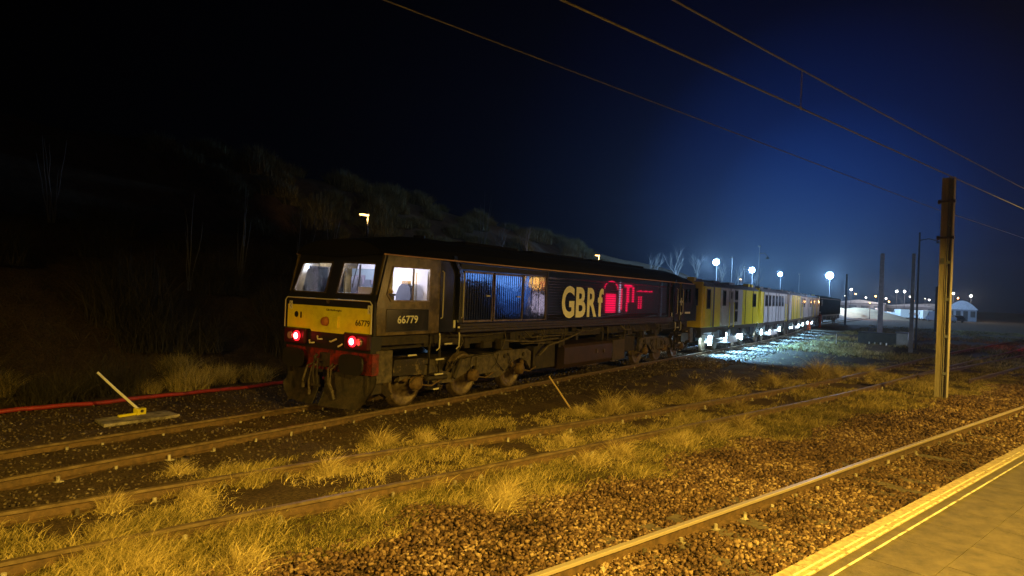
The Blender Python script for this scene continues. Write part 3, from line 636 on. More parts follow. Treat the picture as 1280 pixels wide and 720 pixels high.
for sg in (-1, 1):
    mb = MB(); mb.cyl((XF + .02, sg * .87, 1.06), (XF - .12, sg * .87, 1.06), .15, 16); b = mb.build('buffer', 'black', L)
    mb = MB(); pts = [(sg * .87 + .33 * math.copysign(abs(math.cos(a)) ** .55, math.cos(a)), 1.04 + .2 * math.copysign(abs(math.sin(a)) ** .55, math.sin(a))) for a in [2 * PI * k / 24 for k in range(24)]]
    mb.plate(pts, lambda u, v, t: (XF - .16 + t, u, v), 0, .045); mb.build('buffer_head', 'black', b)
    mb = MB(); mb.cyl((XR, sg * .87, 1.06), (XR + .35, sg * .87, 1.06), .14, 14); mb.box(XR + .3, XR + .35, sg * .87 - .3, sg * .87 + .3, .86, 1.26); mb.build('buffer', 'black', L)
mb = MB(); mb.box(XF - .1, XF + .02, -.09, .09, .92, 1.2); mb.tube([(XF - .1, 0, 1.05), (XF - .26, 0, 1.06), (XF - .3, 0, 1.13), (XF - .24, 0, 1.17)], .04, 8)
mb.tube([(XF - .26, .05, 1.1), (XF - .28, .06, .8), (XF - .24, .05, .52)], .022, 6); mb.tube([(XF - .26, -.05, 1.1), (XF - .28, -.06, .8), (XF - .24, -.05, .52)], .022, 6); mb.cyl((XF - .25, -.12, .55), (XF - .25, .12, .55), .03, 8); mb.build('screw_coupling', 'grime', L)
mb = MB()
for y, dy, zz in ((.2, .04, .42), (-.22, -.25, .4), (-.34, -.1, .5), (.34, .1, .55)):
    mb.tube([(XF + .0, y, .98), (XF - .18, y + dy * .2, .9), (XF - .24, y + dy * .6, .62), (XF - .2, y + dy, zz)], .024, 7); mb.cyl((XF - .2, y + dy, zz), (XF - .19, y + dy * 1.1, zz - .09), .036, 8); mb.mark()
mb.each('brake_hose', 'bogie', L)
# plough
mb = MB(); ny = 13
for sg in (-1, 1):
    rows = []
    for k in range(ny + 1):
        y = .10 + (1.30 - .10) * k / ny; xo = XF - .16 + .22 * (y / 1.3) ** 1.5; zb = .15 + (.30 * max(0, (y - .95) / .35) ** 2); zt = .84 - .12 * max(0, (.35 - y) / .25)
        for j in range(5):
            t = j / 4; rows.append((xo + .10 * math.sin(t * PI * .8) - .10 * (1 - t), sg * y, zb + (zt - zb) * t))
    f = [(k * 5 + j, (k + 1) * 5 + j, (k + 1) * 5 + j + 1, k * 5 + j + 1) for k in range(ny) for j in range(4)]
    mb.add(rows, f, True); mb.add([(a + .03, b, c) for a, b, c in rows], [tuple(reversed(q)) for q in f], True)
    for j in range(4):
        mb.tube([rows[j * 0 + j], rows[j + 1]], .015, 4)
    mb.box(XF - .05, XF + .4, sg * .55, sg * .6, .3, .84); mb.box(XF - .0, XF + .4, sg * 1.15, sg * 1.2, .45, .84)
mb.build('snow_plough', 'grime', L)
# underframe
mb = MB(); mb.box(-1.3, 18.2, -1.0, 1.0, 1.3, 1.62); mb.box(-1.3, .2, -1.24, -1.2, 1.42, 1.6); mb.box(-1.3, .2, 1.2, 1.24, 1.42, 1.6)
for k in range(60):
    x = R.uniform(1.3, 17.5); w = R.uniform(.06, .4); h = R.uniform(.08, .3); y = R.choice((-1, 1)) * R.uniform(1.0, 1.2); z1 = R.uniform(1.25, 1.6); mb.box(x, x + w, y, y - math.copysign(.25, y), z1 - h, z1)
fr_ = mb.build('underframe', 'grime', L)
mb = MB()
for k in range(16):
    x = R.uniform(.8, 14); z = R.uniform(1.2, 1.56); l = R.uniform(.6, 3); sg = R.choice((-1, -1, 1)); y = sg * R.uniform(1.15, 1.27)
    mb.tube([(x, y * .9, z + .15), (x + .1, y, z), (x + l * .5, y, z - R.uniform(0, .08)), (x + l, y, z), (x + l + .1, y * .9, z + .15)], R.choice((.012, .018, .026)), 6); mb.mark()
mb.tube([(5.0, -1.2, .85), (5.4, -1.26, 1.12), (6.2, -1.26, 1.22), (7.3, -1.25, 1.42)], .035, 7); mb.mark(); mb.tube([(3.2, -1.2, 1.34), (4.6, -1.24, 1.26), (6.0, -1.24, 1.30)], .03, 7); mb.mark()
for k in range(14):
    x = R.uniform(1.3, 14.5); mb.tube([(x, -1.2, 1.6), (x + R.uniform(-.1, .1), -1.25, 1.4), (x + R.uniform(-.2, .2), -1.2, 1.1)], .012, 5); mb.mark()
mb.each('pipe', 'bogie', fr_)
# steps, sandbox and covers below cab
def skirt(x0, sgx, sg):
    X = lambda x: x0 + sgx * x
    mb = MB(); mb.box(X(-1.36), X(-.9), sg * .9, sg * 1.27, .66, 1.32); c = mb.build('equipment_cover', 'bogie', L, bevel=.02)
    mb = MB(); mb.hexa([(X(-1.3), sg * 1.0, .62), (X(-1.0), sg * 1.0, .62), (X(-1.0), sg * 1.15, .62), (X(-1.3), sg * 1.15, .62), (X(-.75), sg * .85, .3), (X(-.6), sg * .85, .36), (X(-.6), sg * 1.0, .36), (X(-.75), sg * 1.0, .3)][:8] if sgx * sg < 0 or True else []); mb.build('guard_iron', 'grime', L)
    mb = MB(); mb.plate([(X(-.86), .78), (X(.12), .74), (X(.16), 1.06), (X(.05), 1.1), (X(-.82), 1.1)], lambda u, v, t: (u, sg * (1.24 - t), v), 0, .35); mb.build('sandbox', 'oil', L)
    mb = MB()
    for (x, z) in ((.83, 1.39), (.55, 1.06), (.54, .73), (.46, .41)): mb.box(X(x - .17), X(x + .17), sg * 1.1, sg * 1.30, z - .02, z)
    for x in (.36, .72): mb.box(X(x), X(x) + .03, sg * 1.12, sg * 1.16, .4, 1.6)
    stp = mb.build('cab_steps', 'grime', L)
    mb = MB()
    for (x, z, w) in ((.83, 1.39, .13), (.55, 1.06, .14), (.54, .73, .14), (.46, .41, .09), (-.36, 1.2, .13)): mb.box(X(x - w), X(x + w), sg * 1.302, sg * 1.318, z - .03, z + .004)
    mb.build('step_edge', 'handrail', stp)
    mb = MB()
    for x in (.5, 1.2): mb.tube([(X(x), sg * 1.31, 1.62), (X(x), sg * 1.33, 1.55), (X(x - .01), sg * 1.33, 1.3), (X(x - .03), sg * 1.27, 1.24)], .016, 6); mb.mark()
    mb.each('handrail', 'handrail', L)
for sg in (-1, 1): skirt(0, 1, sg); skirt(16.93, -1, sg)
# bogies
def bogie(x0, sgx):
    X = lambda x: x0 + sgx * x; bg = MB()
    for sg in (-1, 1):
        o = [(-.55, .62), (-.5, .86), (.5, .92), (.9, .74), (1.3, .66), (1.6, .95), (2.1, 1.0), (2.95, 1.02), (3.15, 1.08), (4.5, 1.06), (4.72, .98), (4.70, .5), (4.5, .72), (4.14, .84), (3.75, .74), (3.45, .5), (3.1, .40), (2.68, .42), (2.5, .62), (2.07, .78), (1.7, .6), (1.2, .45), (.6, .48), (.35, .68), (0, .78), (-.3, .7)]
        bg.plate([(X(a), b) for a, b in o], lambda u, v, t, sg=sg: (u, sg * (1.12 - t), v), 0, .09)
        bg.box(X(2.15), X(3.0), sg * 1.06, sg * 1.16, .55, .98)
    bg.box(X(.3), X(4.4), -.5, .5, .5, .95); bo = bg.build('bogie', 'bogie', L, bevel=.012)
    d = MB()
    for sg in (-1, 1):
        for ax in (0, 2.07, 4.14):
            d.mark(); d.lathe([(.001, 1.24 * sg), (.07, 1.24 * sg), (.075, 1.215 * sg), (.12, 1.215 * sg), (.14, 1.2 * sg), (.15, 1.06 * sg)], (X(ax), 0, .545), 'y', 16)
            for k in (-1, 1): d.lathe([(.055, z) for z in ()] or [(.06, .60), (.075, .62), (.06, .65), (.075, .68), (.06, .71), (.075, .74), (.06, .77), (.07, .8)], (X(ax + .26 * k), sg * 1.02, 0), 'z', 10)
            d.tube([(X(ax + .15), sg * 1.16, .5), (X(ax + .45), sg * 1.17, .45), (X(ax + .8), sg * 1.15, .55)], .022, 6)
    d.each('axle_box', 'rust', bo)
    m2 = MB()
    for sg in (-1, 1):
        for k in range(10): x = X(R.uniform(0, 4.4)); m2.tube([(x, sg * 1.14, 1.0), (x + R.uniform(-.3, .3), sg * 1.18, .8), (x + R.uniform(-.4, .4), sg * 1.14, .55)], .012, 5); m2.mark()
        for x in (3.4, 4.3): m2.cyl((X(x), sg * 1.12, .93), (X(x), sg * 1.15, .93), .05, 8); m2.mark()
        m2.cyl((X(1.25), sg * 1.17, .55), (X(1.5), sg * 1.17, .98), .045, 8); m2.mark(); m2.cyl((X(.3), sg * 1.14, .62), (X(1.0), sg * 1.14, .6), .06, 8); m2.mark()
    m2.each('brake_rod', 'grime', bo)
    for ax in (0, 2.07, 4.14):
        w = MB()
        for sg in (-1, 1):
            w.lathe([(.08, .90 * sg), (.16, .88 * sg), (.17, .80 * sg), (.40, .77 * sg), (.435, .815 * sg), (.51, .815 * sg), (.516, .80 * sg), (.53, .72 * sg), (.565, .70 * sg), (.565, .675 * sg), (.08, .675 * sg)], (X(ax), 0, .533), 'y', 40)
        w.cyl((X(ax), -1.05, .533), (X(ax), 1.05, .533), .085, 12); w.build('wheelset', 'wheel', bo)
bogie(0, 1); bogie(17.15, -1)
# tank
mb = MB(); tp = [(-1.28, .5), (-1.18, .37), (1.18, .37), (1.28, .5), (1.28, 1.0), (1.2, 1.08), (-1.2, 1.08), (-1.28, 1.0)]
mb.prof(tp, 6.35, 9.72); t_ = mb.build('fuel_tank', mat('tank_brown', (.055, .03, .022), .45, c2=(.03, .018, .014), ns=3), L, bevel=.02)
mb = MB(); mb.box(9.78, 10.75, -1.28, 1.28, .40, 1.1); mb.build('battery_box', mat('box_brown', (.075, .05, .035), .6, c2=(.04, .03, .02), ns=4), L, bevel=.02)
mb = MB(); mb.cyl((8.5, -1.28, .8), (8.5, -1.32, .8), .07, 12); mb.cyl((9.05, -1.28, .78), (9.05, -1.31, .78), .06, 12); mb.build('filler_cap', 'steel', t_)
mb = MB(); mb.box(4.9, 6.1, -1.1, 1.1, .45, 1.1); mb.mark(); mb.box(10.9, 12.3, -1.0, 1.0, .6, 1.15); mb.each('air_reservoir', 'grime', L, bevel=.02)
# cab interior
mb = MB(); mb.box(-1.35, -.85, -1.2, 1.2, 1.78, 2.42); mb.box(-1.0, -.8, -1.2, -.2, 2.42, 2.47); dk = mb.build('driving_desk', 'desk', L, bevel=.02)
mb = MB(); mb.box(-1.15, -1.0, -1.15, -.45, 2.42, 2.58); mb.build('instrument_binnacle', 'lino', dk)
mb = MB(); mb.box(-.95, -.8, -.2, -.02, 2.42, 2.78); mb.tube([(-1.0, -.25, 2.5), (-.98, -.3, 2.75), (-1.0, -.32, 3.05)], .03, 6); mb.build('desk_equipment', 'seat', dk)
def seat(x, y):
    mb = MB(); n = 14; pts = []
    mb.plate([(y - .2, 2.15), (y - .22, 2.45), (y - .16, 2.62), (y - .1, 2.66), (y - .09, 2.75), (y + .09, 2.75), (y + .1, 2.66), (y + .16, 2.62), (y + .22, 2.45), (y + .2, 2.15)], lambda u, v, t: (x + .02 + t + (v - 2.15) * .12, u, v), 0, .1)
    mb.box(x - .42, x + .04, y - .26, y + .26, 2.08, 2.2); mb.cyl((x - .2, y, 1.78), (x - .2, y, 2.1), .06, 10); return mb.build('driver_seat', 'seat', L, bevel=.03)
seat(.0, -.6); seat(.05, .62)
mb = MB(); mb.box(.2, .415, .2, 1.2, 1.78, 3.0); mb.build('cab_cupboard', mat('cupboard_blue_grey', (.18, .22, .26), .6), L)
mb = MB(); mb.box(.17, .198, .35, .6, 2.5, 2.75); mb.box(.17, .198, .75, 1.1, 2.55, 2.85); mb.build('control_panel', 'desk', L)
light('cab_light', 'POINT', (-1.1, -.1, 3.08), 40, (.92, .9, 1.), .05, L); light('blind_fill_light', 'POINT', (-.35, -1.22, 3.1), 4, (1., .9, .75), .03, L)  # fill lights without fittings, added to brighten the windscreens and the blind
mb = MB(); mb.box(-1.0, -.74, -1.03, -1.01, 2.35, 3.06); mb.build('sun_blind', 'cabyellow', L)
mb = MB(); mb.box(.39, .415, -.65, -.25, 2.2, 2.95); mb.build('cab_notice', 'white', L)
E_CAB = glow('cab_ceiling_lamp', (.85, .88, 1.), 6.)
mb = MB(); mb.box(-.6, -.2, -.9, -.3, 3.14, 3.165); mb.box(-.6, -.2, .3, .9, 3.14, 3.165); mb.build('ceiling_lamp', E_CAB, L)
light('cab_light', 'POINT', (-.55, -.3, 3.02), 30, (.88, .88, 1.), .1, L); light('cab_light', 'POINT', (-.55, .6, 3.0), 24, (.75, .85, 1.), .1, L)
# vest lying in the cab
mb = MB(); P = [(-.98 + .14 * math.cos(a), -1.04 + .12 * math.sin(a), 2.475 + .0) for a in [2 * PI * k / 14 for k in range(14)]]
mb.lathe([(.001, .13), (.07, .12), (.12, .07), (.14, .02), (.13, 0)], (-.95, -1.07, 2.475), 'z', 14)
tag(mb.build('folded_vest', mat('hi_vis_yellow', (.8, .5, .05), .8), None, shift=(-.95, -1.07, 2.475)), 'crumpled yellow hi-vis vest lying on the desk behind the cab side window', 'vest')

# ------------------------------------------------------------------ track machines
def vbogie(par, x, n=2):
    bg = MB()
    for sg in (-1, 1): bg.plate([(x - 1.5, .5), (x - 1.3, .75), (x - .4, .8), (x, .68), (x + .4, .8), (x + 1.3, .75), (x + 1.5, .5), (x + .6, .45), (x - .6, .45)], lambda u, v, t, sg=sg: (u, sg * (1.1 - t), v), 0, .09)
    bg.box(x - 1, x + 1, -.4, .4, .5, .8); b = bg.build('bogie', 'vdark', par, local=True)
    for ax in (-.95, .95):
        w = MB()
        for sg in (-1, 1): w.lathe([(.05, .86 * sg), (.36, .78 * sg), (.45, .8 * sg), (.46, .72 * sg), (.49, .69 * sg), (.05, .68 * sg)], (x + ax, 0, .46), 'y', 22)
        w.cyl((x + ax, -.9, .46), (x + ax, .9, .46), .07, 8); w.build('wheelset', 'wheel', b, local=True)
E_WORK = glow('work_lamp_lit', (.62, .88, 1.), 45.)
def machine(label, x0, x1, panels, yellow_ends=(True, False), windows=(), doors=(), hoods=(), lamps=(), roofm='silver', loco=False):
    xa, xb = x0, x1; ya, yb = trainy(xa), trainy(xb); Lg = math.hypot(xb - xa, yb - ya); ang = math.atan2(yb - ya, xb - xa)
    nm = 'diesel_locomotive' if loco else 'track_machine'
    t = thing(nm, label, 'locomotive' if loco else 'track machine', (xa, ya, 0), ang, None if loco else 'track maintenance machines coupled behind the locomotive'); H = Lg
    for a, b, m in panels:
        mb = MB(); mb.box(a + .01, b - .01, -1.3, 1.3, 1.28, 3.22); mb.build('body_panel', m, t, local=True, bevel=.02)
    mb = MB(); mb.prof([(-1.33, 3.22), (-1.1, 3.42), (0, 3.52), (1.1, 3.42), (1.33, 3.22)], 0, H); 
    for k in range(int(H / 3)): mb.box(1 + k * 3, 2.2 + k * 3, -.5, .5, 3.45, 3.6)
    r = mb.build('roof', roofm, t, local=True)
    mb = MB(); mb.box(.1, H - .1, -1.36, -1.33, 3.2, 3.24); mb.box(.1, H - .1, 1.33, 1.36, 3.2, 3.24); mb.build('gutter', 'post' if not loco else 'line', t, local=True)
    mb = MB(); mb.box(.2, H - .2, -1.2, 1.2, 1.0, 1.27)
    for k in range(int(H * 2)):
        x = R.uniform(.3, H - .7); mb.box(x, x + R.uniform(.15, .5), -1.3, -1.05, R.uniform(.65, .9), 1.1)
    mb.build('underframe', 'vdark', t, local=True)
    for a, b, z0, z1 in windows:
        mb = MB(); mb.box(a - .04, b + .04, -1.302, -1.33, z0 - .05, z1 + .05); w = mb.build('window_frame', 'vdark', t, local=True); mb = MB(); mb.box(a, b, -1.331, -1.336, z0, z1); mb.build('pane', 'gloss', w, local=True)
    for a, b in doors:
        mb = MB(); mb.box(a, b, -1.302, -1.322, 1.4, 3.1); d = mb.build('door', 'vgrey', t, local=True); mb = MB(); mb.box(a + .02, b - .02, -1.323, -1.326, 1.42, 3.08); mb.build('door_leaf', mat('door_tan', (.33, .30, .27), .5), d, local=True)
        for xx in (a - .06, b + .04): mb = MB(); mb.tube([(xx, -1.34, 1.2), (xx, -1.38, 1.3), (xx, -1.38, 2.4), (xx, -1.34, 2.5)], .02, 5); mb.build('handrail', 'vyellow', t, local=True)
    x = 1.0
    while x < H - 1:
        mb = MB(); mb.box(x, x + .035, -1.302, -1.325, 1.3, 3.2); mb.build('body_rib', R.choice(('vgrey', 'vdark')) if not loco else 'farblack', t, local=True); x += R.uniform(.9, 1.8)
    for a, b in hoods:
        mb = MB(); mb.hexa([(a, -1.2, .35), (b, -1.2, .35), (b, 1.2, .35), (a, 1.2, .35), (a + .1, -1.0, 1.0), (b - .1, -1.0, 1.0), (b - .1, 1.0, 1.0), (a + .1, 1.0, 1.0)]); mb.build('grinding_hood', 'vgrey', t, local=True, bevel=.02)
    for x, z, s in lamps:
        mb = MB(); mb.box(x - s, x + s, -1.24, -1.2, z - s, z + s); mb.build('work_lamp', E_WORK, t, local=True)
    for a, yl in ((0, yellow_ends[0]), (H, yellow_ends[1])):
        e = 1 if a == 0 else -1; mb = MB(); X = lambda v: a - e * v
        m = 'vyellow' if yl else ('vgrey' if not loco else 'green')
        mb.hexa([(X(.42), -1.28, 1.28), (X(0), -1.3, 1.28), (X(0), 1.3, 1.28), (X(.42), 1.28, 1.28), (X(.02), -1.2, 3.42), (X(-.1), -1.2, 3.42), (X(-.1), 1.2, 3.42), (X(.02), 1.2, 3.42)]); ee = mb.build('cab_end', m, t, local=True, bevel=.03)
        mb = MB()
        for s in (-1, 1): mb.hexa([(X(.262), s * .15, 2.3), (X(.25), s * .15, 2.3), (X(.25), s * 1.05, 2.3), (X(.262), s * 1.05, 2.3), (X(.115), s * .15, 3.1), (X(.1), s * .15, 3.1), (X(.1), s * 1.0, 3.1), (X(.115), s * 1.0, 3.1)])
        mb.build('windscreen', 'gloss', ee, local=True)
        mb = MB(); 
        for s in (-1, 1): mb.cyl((X(.0), s * .87, 1.05), (X(.5), s * .87, 1.05), .13, 12); mb.cyl((X(.48), s * .87, 1.05), (X(.53), s * .87, 1.05), .24, 16)
        mb.box(X(-.2), X(.1), -1.2, 1.2, .8, 1.27); mb.build('buffer', 'vdark', t, local=True)
        if yl:
            mb = MB()
            for s in (-.6, .6): mb.box(X(-.25), X(.05), s - .16, s + .16, 3.42, 3.62); mb.cyl((X(.05), s, 3.52), (X(.09), s, 3.52), .08, 10)
            mb.build('roof_headlamp', 'vyellow', t, local=True)
    vbogie(t, 2.6); vbogie(t, H - 2.6)
    return t
machine('yellow and grey track machine coupled straight to the black locomotive', 19.75, 30.3,
        [(0, 1.35, 'vyellow'), (1.35, 1.6, 'vdark'), (1.6, 2.6, 'vyellow'), (2.6, 6.9, 'vgrey'), (6.9, 8.0, 'vyellow'), (8.0, 10.6, 'vyellow')], (True, True),
        [(.3, .75, 2.2, 3.05), (3.0, 3.45, 2.35, 3.05), (5.3, 5.8, 2.65, 3.1), (5.3, 5.8, 2.15, 2.5), (5.3, 5.8, 1.5, 2.0), (9.2, 9.9, 2.3, 3.0), (4.45, 4.6, 2.7, 3.0)], [(4.1, 4.9)], [(4.6, 6.6)], [(1.3, .62, .22), (4.0, .75, .16), (7.2, .6, .16)])
machine('second track machine from the black locomotive, long grey body with rows of lit reflections', 31.0, 42.6,
        [(0, 1.2, 'vyellow'), (1.2, 10.4, 'vgrey'), (10.4, 11.7, 'vdark')], (True, False), [(1.5 + k * 1.3, 2.2 + k * 1.3, 2.35, 3.0) for k in range(6)], [(9.4, 10.0)], [(4.4, 7.2)], [(1.0, .7, .16), (4.0, .6, .14), (8.0, .7, .16)])
machine('third track machine, its near half yellow and its far half grey', 43.3, 57.5,
        [(0, .9, 'vgrey'), (.9, 7.8, 'vyellow'), (7.8, 14.3, 'vgrey')], (False, False), [(9.5, 10.1, 2.3, 3.0), (11.2, 11.9, 2.3, 3.0)], [(8.3, 9.0)], [(5.5, 8)], [(2.2, .7, .16), (7.6, .6, .14), (11.5, .65, .14)])
machine('fourth track machine, pale grey with a narrow yellow end before the dark locomotive', 58.2, 72.0,
        [(0, 10, 'vgrey'), (10, 11.5, 'vyellow'), (11.5, 13.9, 'vgrey')], (False, True), [(2.5, 3.3, 2.3, 3.0), (6.5, 7.2, 2.3, 3.0), (12.0, 12.7, 2.3, 3.0)], [(5.0, 5.8)], [(5.5, 8)], [(1.5, .7, .14), (6.2, .6, .12)])
machine('dark locomotive at the far end of the train in deep shadow', 72.8, 93.5, [(0, 20.6, 'farblack')], (False, False), [(1.2, 1.8, 2.4, 3.0)], [], [], [], 'farblack', True)
for k, x in enumerate((20.9, 23.9, 27.2, 30.6, 34.5, 38.5, 43.5, 49, 55, 62)):
    y = trainy(x); light('work_light', 'POINT', (x, y - .95, .62), (60, 26, 30, 50, 30, 40, 30, 40, 30, 30)[k], (.42, .76, 1.), .06)
    light('work_beam', 'SPOT', (x + .6, y - 1.42, 1.15), (5200, 4400, 4600, 4200, 3400, 3000, 2600, 2000, 1500, 1200)[k], (.18, .50, 1.), .05, target=(x + .6, y - 2.2, -.1), angle=math.radians(104)).data.spot_blend = .7
# ------------------------------------------------------------------ people
def person(name_label, x, y, yaw, pose, s=1.75):
    z0 = float(height(x, y)); t = thing('person', name_label, 'person', (x, y, z0), yaw, None)
    # joints (relative, metres for 1.75 m)
    if pose == 'stand': J = dict(p=(0, 0, .95), c=(.02, 0, 1.3), n=(.03, 0, 1.48), h=(.05, 0, 1.62), kl=(.03, .12, .5), fl=(0, .15, .06), tl=(.16, .16, .03), kr=(-.02, -.12, .5), fr=(-.05, -.15, .06), tr=(.11, -.16, .03), sl=(.02, .2, 1.42), el=(.05, .28, 1.15), hl=(.22, .25, 1.0), sr=(.02, -.2, 1.42), er=(0, -.28, 1.15), hr=(.15, -.24, .95))
    else: J = dict(p=(-.1, 0, .92), c=(.12, 0, 1.2), n=(.24, 0, 1.36), h=(.36, 0, 1.46), kl=(.06, .13, .5), fl=(-.02, .16, .06), tl=(.14, .17, .03), kr=(-.03, -.13, .5), fr=(-.12, -.17, .06), tr=(.03, -.18, .03), sl=(.17, .2, 1.31), el=(.3, .25, 1.05), hl=(.46, .18, .95), sr=(.17, -.2, 1.31), er=(.28, -.26, 1.05), hr=(.44, -.2, .92))
    def limb(name, pts, rs, m): mb = MB(); q = []; qr = []
    body = MB(); V = lambda k: Vector(J[k])
    body.tube([V('p') - Vector((0, 0, .08)), V('p') + Vector((0, 0, .06)), V('c'), V('n') - Vector((0, 0, .06)), V('n'), V('h')], .1, 10, [.13, .16, .17, .13, .06, .055])
    for s_ in 'lr':
        body.tube([V('n') - Vector((0, 0, .05)), V('s' + s_), (V('s' + s_) + V('e' + s_)) / 2, V('e' + s_), V('h' + s_)], .05, 8, [.07, .065, .055, .045, .032])
        body.tube([V('h' + s_), V('h' + s_) + Vector((.07, 0, -.05)), V('h' + s_) + Vector((.12, 0, -.08))], .04, 6, [.035, .045, .02])
        body.tube([V('p'), (V('p') + V('k' + s_)) / 2 + Vector((0, J['k' + s_][1] * .3, 0)), V('k' + s_), V('f' + s_)], .08, 9, [.12, .095, .065, .045])
        body.tube([V('f' + s_), V('t' + s_)], .05, 8, [.055, .045])
    b = body.build('body', 'orange', t, local=True)
    mb = MB(); mb.lathe([(.001, -.13), (.06, -.11), (.085, -.04), (.09, .02), (.085, .08), (.05, .12), (.001, .13)], V('h') + Vector((.02, 0, .03)), 'z', 14); mb.cyl(V('h') + Vector((.1, 0, .02)), V('h') + Vector((.135, 0, .0)), .018, 6, .008); mb.build('head', 'skin', t, local=True)
    mb = MB(); mb.lathe([(.125, .05), (.115, .06), (.11, .12), (.07, .17), (.001, .18)], V('h') + Vector((.02, 0, .03)), 'z', 14); mb.build('hard_hat', 'white', t, local=True)
    mb = MB(); c = V('c'); mb.tube([c - Vector((0, 0, .12)), c - Vector((0, 0, .07))], .1, 12, [.178, .178]); mb.tube([V('p') * 1 + Vector((0, 0, .03)), V('p') + Vector((0, 0, .07))], .1, 12, [.172, .172]); mb.build('reflective_band', 'white', t, local=True)
    return t
person('worker in orange hi-vis and white helmet bending beside the lit machines', 63, 1.0, 2.6, 'bend')
person('worker in orange hi-vis standing farther off against the dark far locomotive', 72.5, 1.3, 2.2, 'stand')

# ------------------------------------------------------------------ lineside objects
# tall twin-channel mast
mast = thing('lineside_mast', 'tall brown twin-channel mast with battens standing on the ballast at the right', 'mast', (13.1, -10.63, GZ), -.27)
mast.scale = (.7, .66, 1)
def tagp(n, mb, m, p): return mb.build(n, m, p, local=True)
mast.scale = (.7, .66, 1)
mb = MB(); mb.box(-.13, .13, .01, .25, 0, 6.72); mb.box(-.145, -.131, .0, .03, 0, 6.74); mb.box(-.145, -.131, .23, .26, 0, 6.74)
tagp('channel', mb, 'mast', mast)
mb = MB(); mb.box(-.13, .13, -.065, -.04, 0, 6.78); mb.box(-.13, .13, -.22, -.195, 0, 6.74); mb.box(.09, .1, -.195, -.065, 0, 6.7); mb.box(.09, .1, -.04, .01, 0, 6.7); tagp('channel', mb, 'mast', mast)
for k in range(6):
    mb = MB(); mb.box(-.15, -.132, -.225, -.035, .75 + k * 1.12, .84 + k * 1.12); tagp('batten', mb, 'post', mast)
for yy in (-.052, -.207): mb = MB(); mb.box(-.146, -.132, yy - .012, yy + .012, 0, 6.75); tagp('channel_lip', mb, 'post', mast)
for z in (6.0, 4.9):
    mb = MB(); mb.box(-.19, .17, .262, .3, z - .04, z + .04); mb.box(-.19, -.152, -.26, .262, z - .03, z + .03); mb.cyl((-.1, .3, z), (-.1, .40, z), .07, 8); mb.box(-.17, -.05, -.30, -.26, z - .05, z + .05); tagp('bracket', mb, 'steel', mast)
mb = MB(); mb.box(-.165, -.147, .06, .2, 4.1, 4.28); tagp('number_plate', mb, 'post', mast)
mb = MB(); mb.hexa([(-.32, -.45, -.25), (.32, -.45, -.25), (.32, .3, -.25), (-.32, .3, -.25), (-.26, -.4, .06), (.26, -.4, .06), (.26, .25, .06), (-.26, .25, .06)]); tagp('foundation', mb, 'concrete', mast)
def wirepts(y0, slope, x0, x1, z0, sag, n=30, xm=0):
    return [(x0 + (x1 - x0) * k / n, y0 + slope * (x0 + (x1 - x0) * k / n), z0 + sag * ((2 * k / n - 1) ** 2)) for k in range(n + 1)]
def wire(pts, r, lab):
    mb = MB(); mb.tube(pts, r, 6); return tag(mb.build('overhead_wire', 'wire', None), lab, 'wire', 'overhead line wires')
wire([(-40, 4.2, 6.1)] + [(x, -10.45 - .285 * (x - 13.0), 5.82 - .015 * (x + 3.1)) for x in np.linspace(-12, 13, 20)], .009, 'lowest overhead wire, ending left of the tall mast head')
wire([(x, -10.45 - .285 * (x - 13.0), 5.6 - .0 * x) for x in np.linspace(13.3, 70, 12)], .011, 'short wire running on to the right from the tall mast head')
wire([(x, -9.73 - .285 * x, 4.97) for x in np.linspace(-30, 75, 40)], .010, 'middle overhead wire, joined to the top one by a thin dropper')
wire([(x, -9.73 - .285 * x, 5.42 + .00045 * (x - 2) ** 2) for x in np.linspace(-30, 75, 40)], .010, 'topmost overhead wire crossing the upper right of the sky')
mb = MB(); x = -2.29; y = -9.73 - .285 * x
mb.tube([(x - .02, y, 5.43), (x - .035, y, 5.3), (x - .03, y, 5.1), (x, y, 4.97)], .004, 4); mb.tube([(x, y, 5.43), (x + .02, y, 5.25), (x + .015, y, 5.1), (x, y, 4.97)], .004, 4); mb.cyl((x - .04, y, 4.975), (x + .04, y, 4.97), .015, 6)
tag(mb.build('wire_dropper', 'wire', None), 'thin looped dropper hanging between the top two overhead wires', 'dropper')
def post(name, lab, x, y, h, w, m, extra=None, grp=None):
    t = thing(name, lab, 'post', (x, y, float(height(x, y))), 0, grp); mb = MB(); mb.hexa([(-w / 2, -w / 2, 0), (w / 2, -w / 2, 0), (w / 2, w / 2, 0), (-w / 2, w / 2, 0), (-w * .4, -w * .4, h), (w * .4, -w * .4, h), (w * .4, w * .4, h), (-w * .4, w * .4, h)]); mb.build('shaft', m, t, local=True)
    mb = MB(); mb.box(-w, w, -w, w, -.1, .08); mb.build('base', 'concrete', t, local=True)
    if extra: extra(t)
    return t
def arm(t):
    mb = MB(); mb.tube([(0, 0, 7.0), (0, -.5, 7.1), (0, -.95, 6.95)], .03, 6); mb.lathe([(.001, .1), (.07, .08), (.16, -.03)], (0, -1.0, 6.85), 'z', 12); mb.build('lamp_arm', 'dpost', t, local=True)
post('lineside_post', 'pale blue-grey tapering post standing behind the dark equipment box', 60.0, -5.65, 7.7, .42, 'post')
post('lineside_post', 'tall thin black pole with an unlit lamp on a short arm', 37.9, -9.2, 7.5, .12, 'dpost', arm)
post('lineside_post', 'grey post just right of the tall thin black pole', 34.5, -9.05, 5.9, .23, 'post')
post('lineside_post', 'slim dark post half hidden left of the big mast', 78, -9.9, 5.2, .3, 'dpost')
post('lineside_post', 'slim dark blue post at the far end of the train', 86., .2, 6.8, .25, 'dpost')
post('marker_stick', 'short thin white stick in the rough yard grass', 38.5, -4.6, .75, .05, 'white')
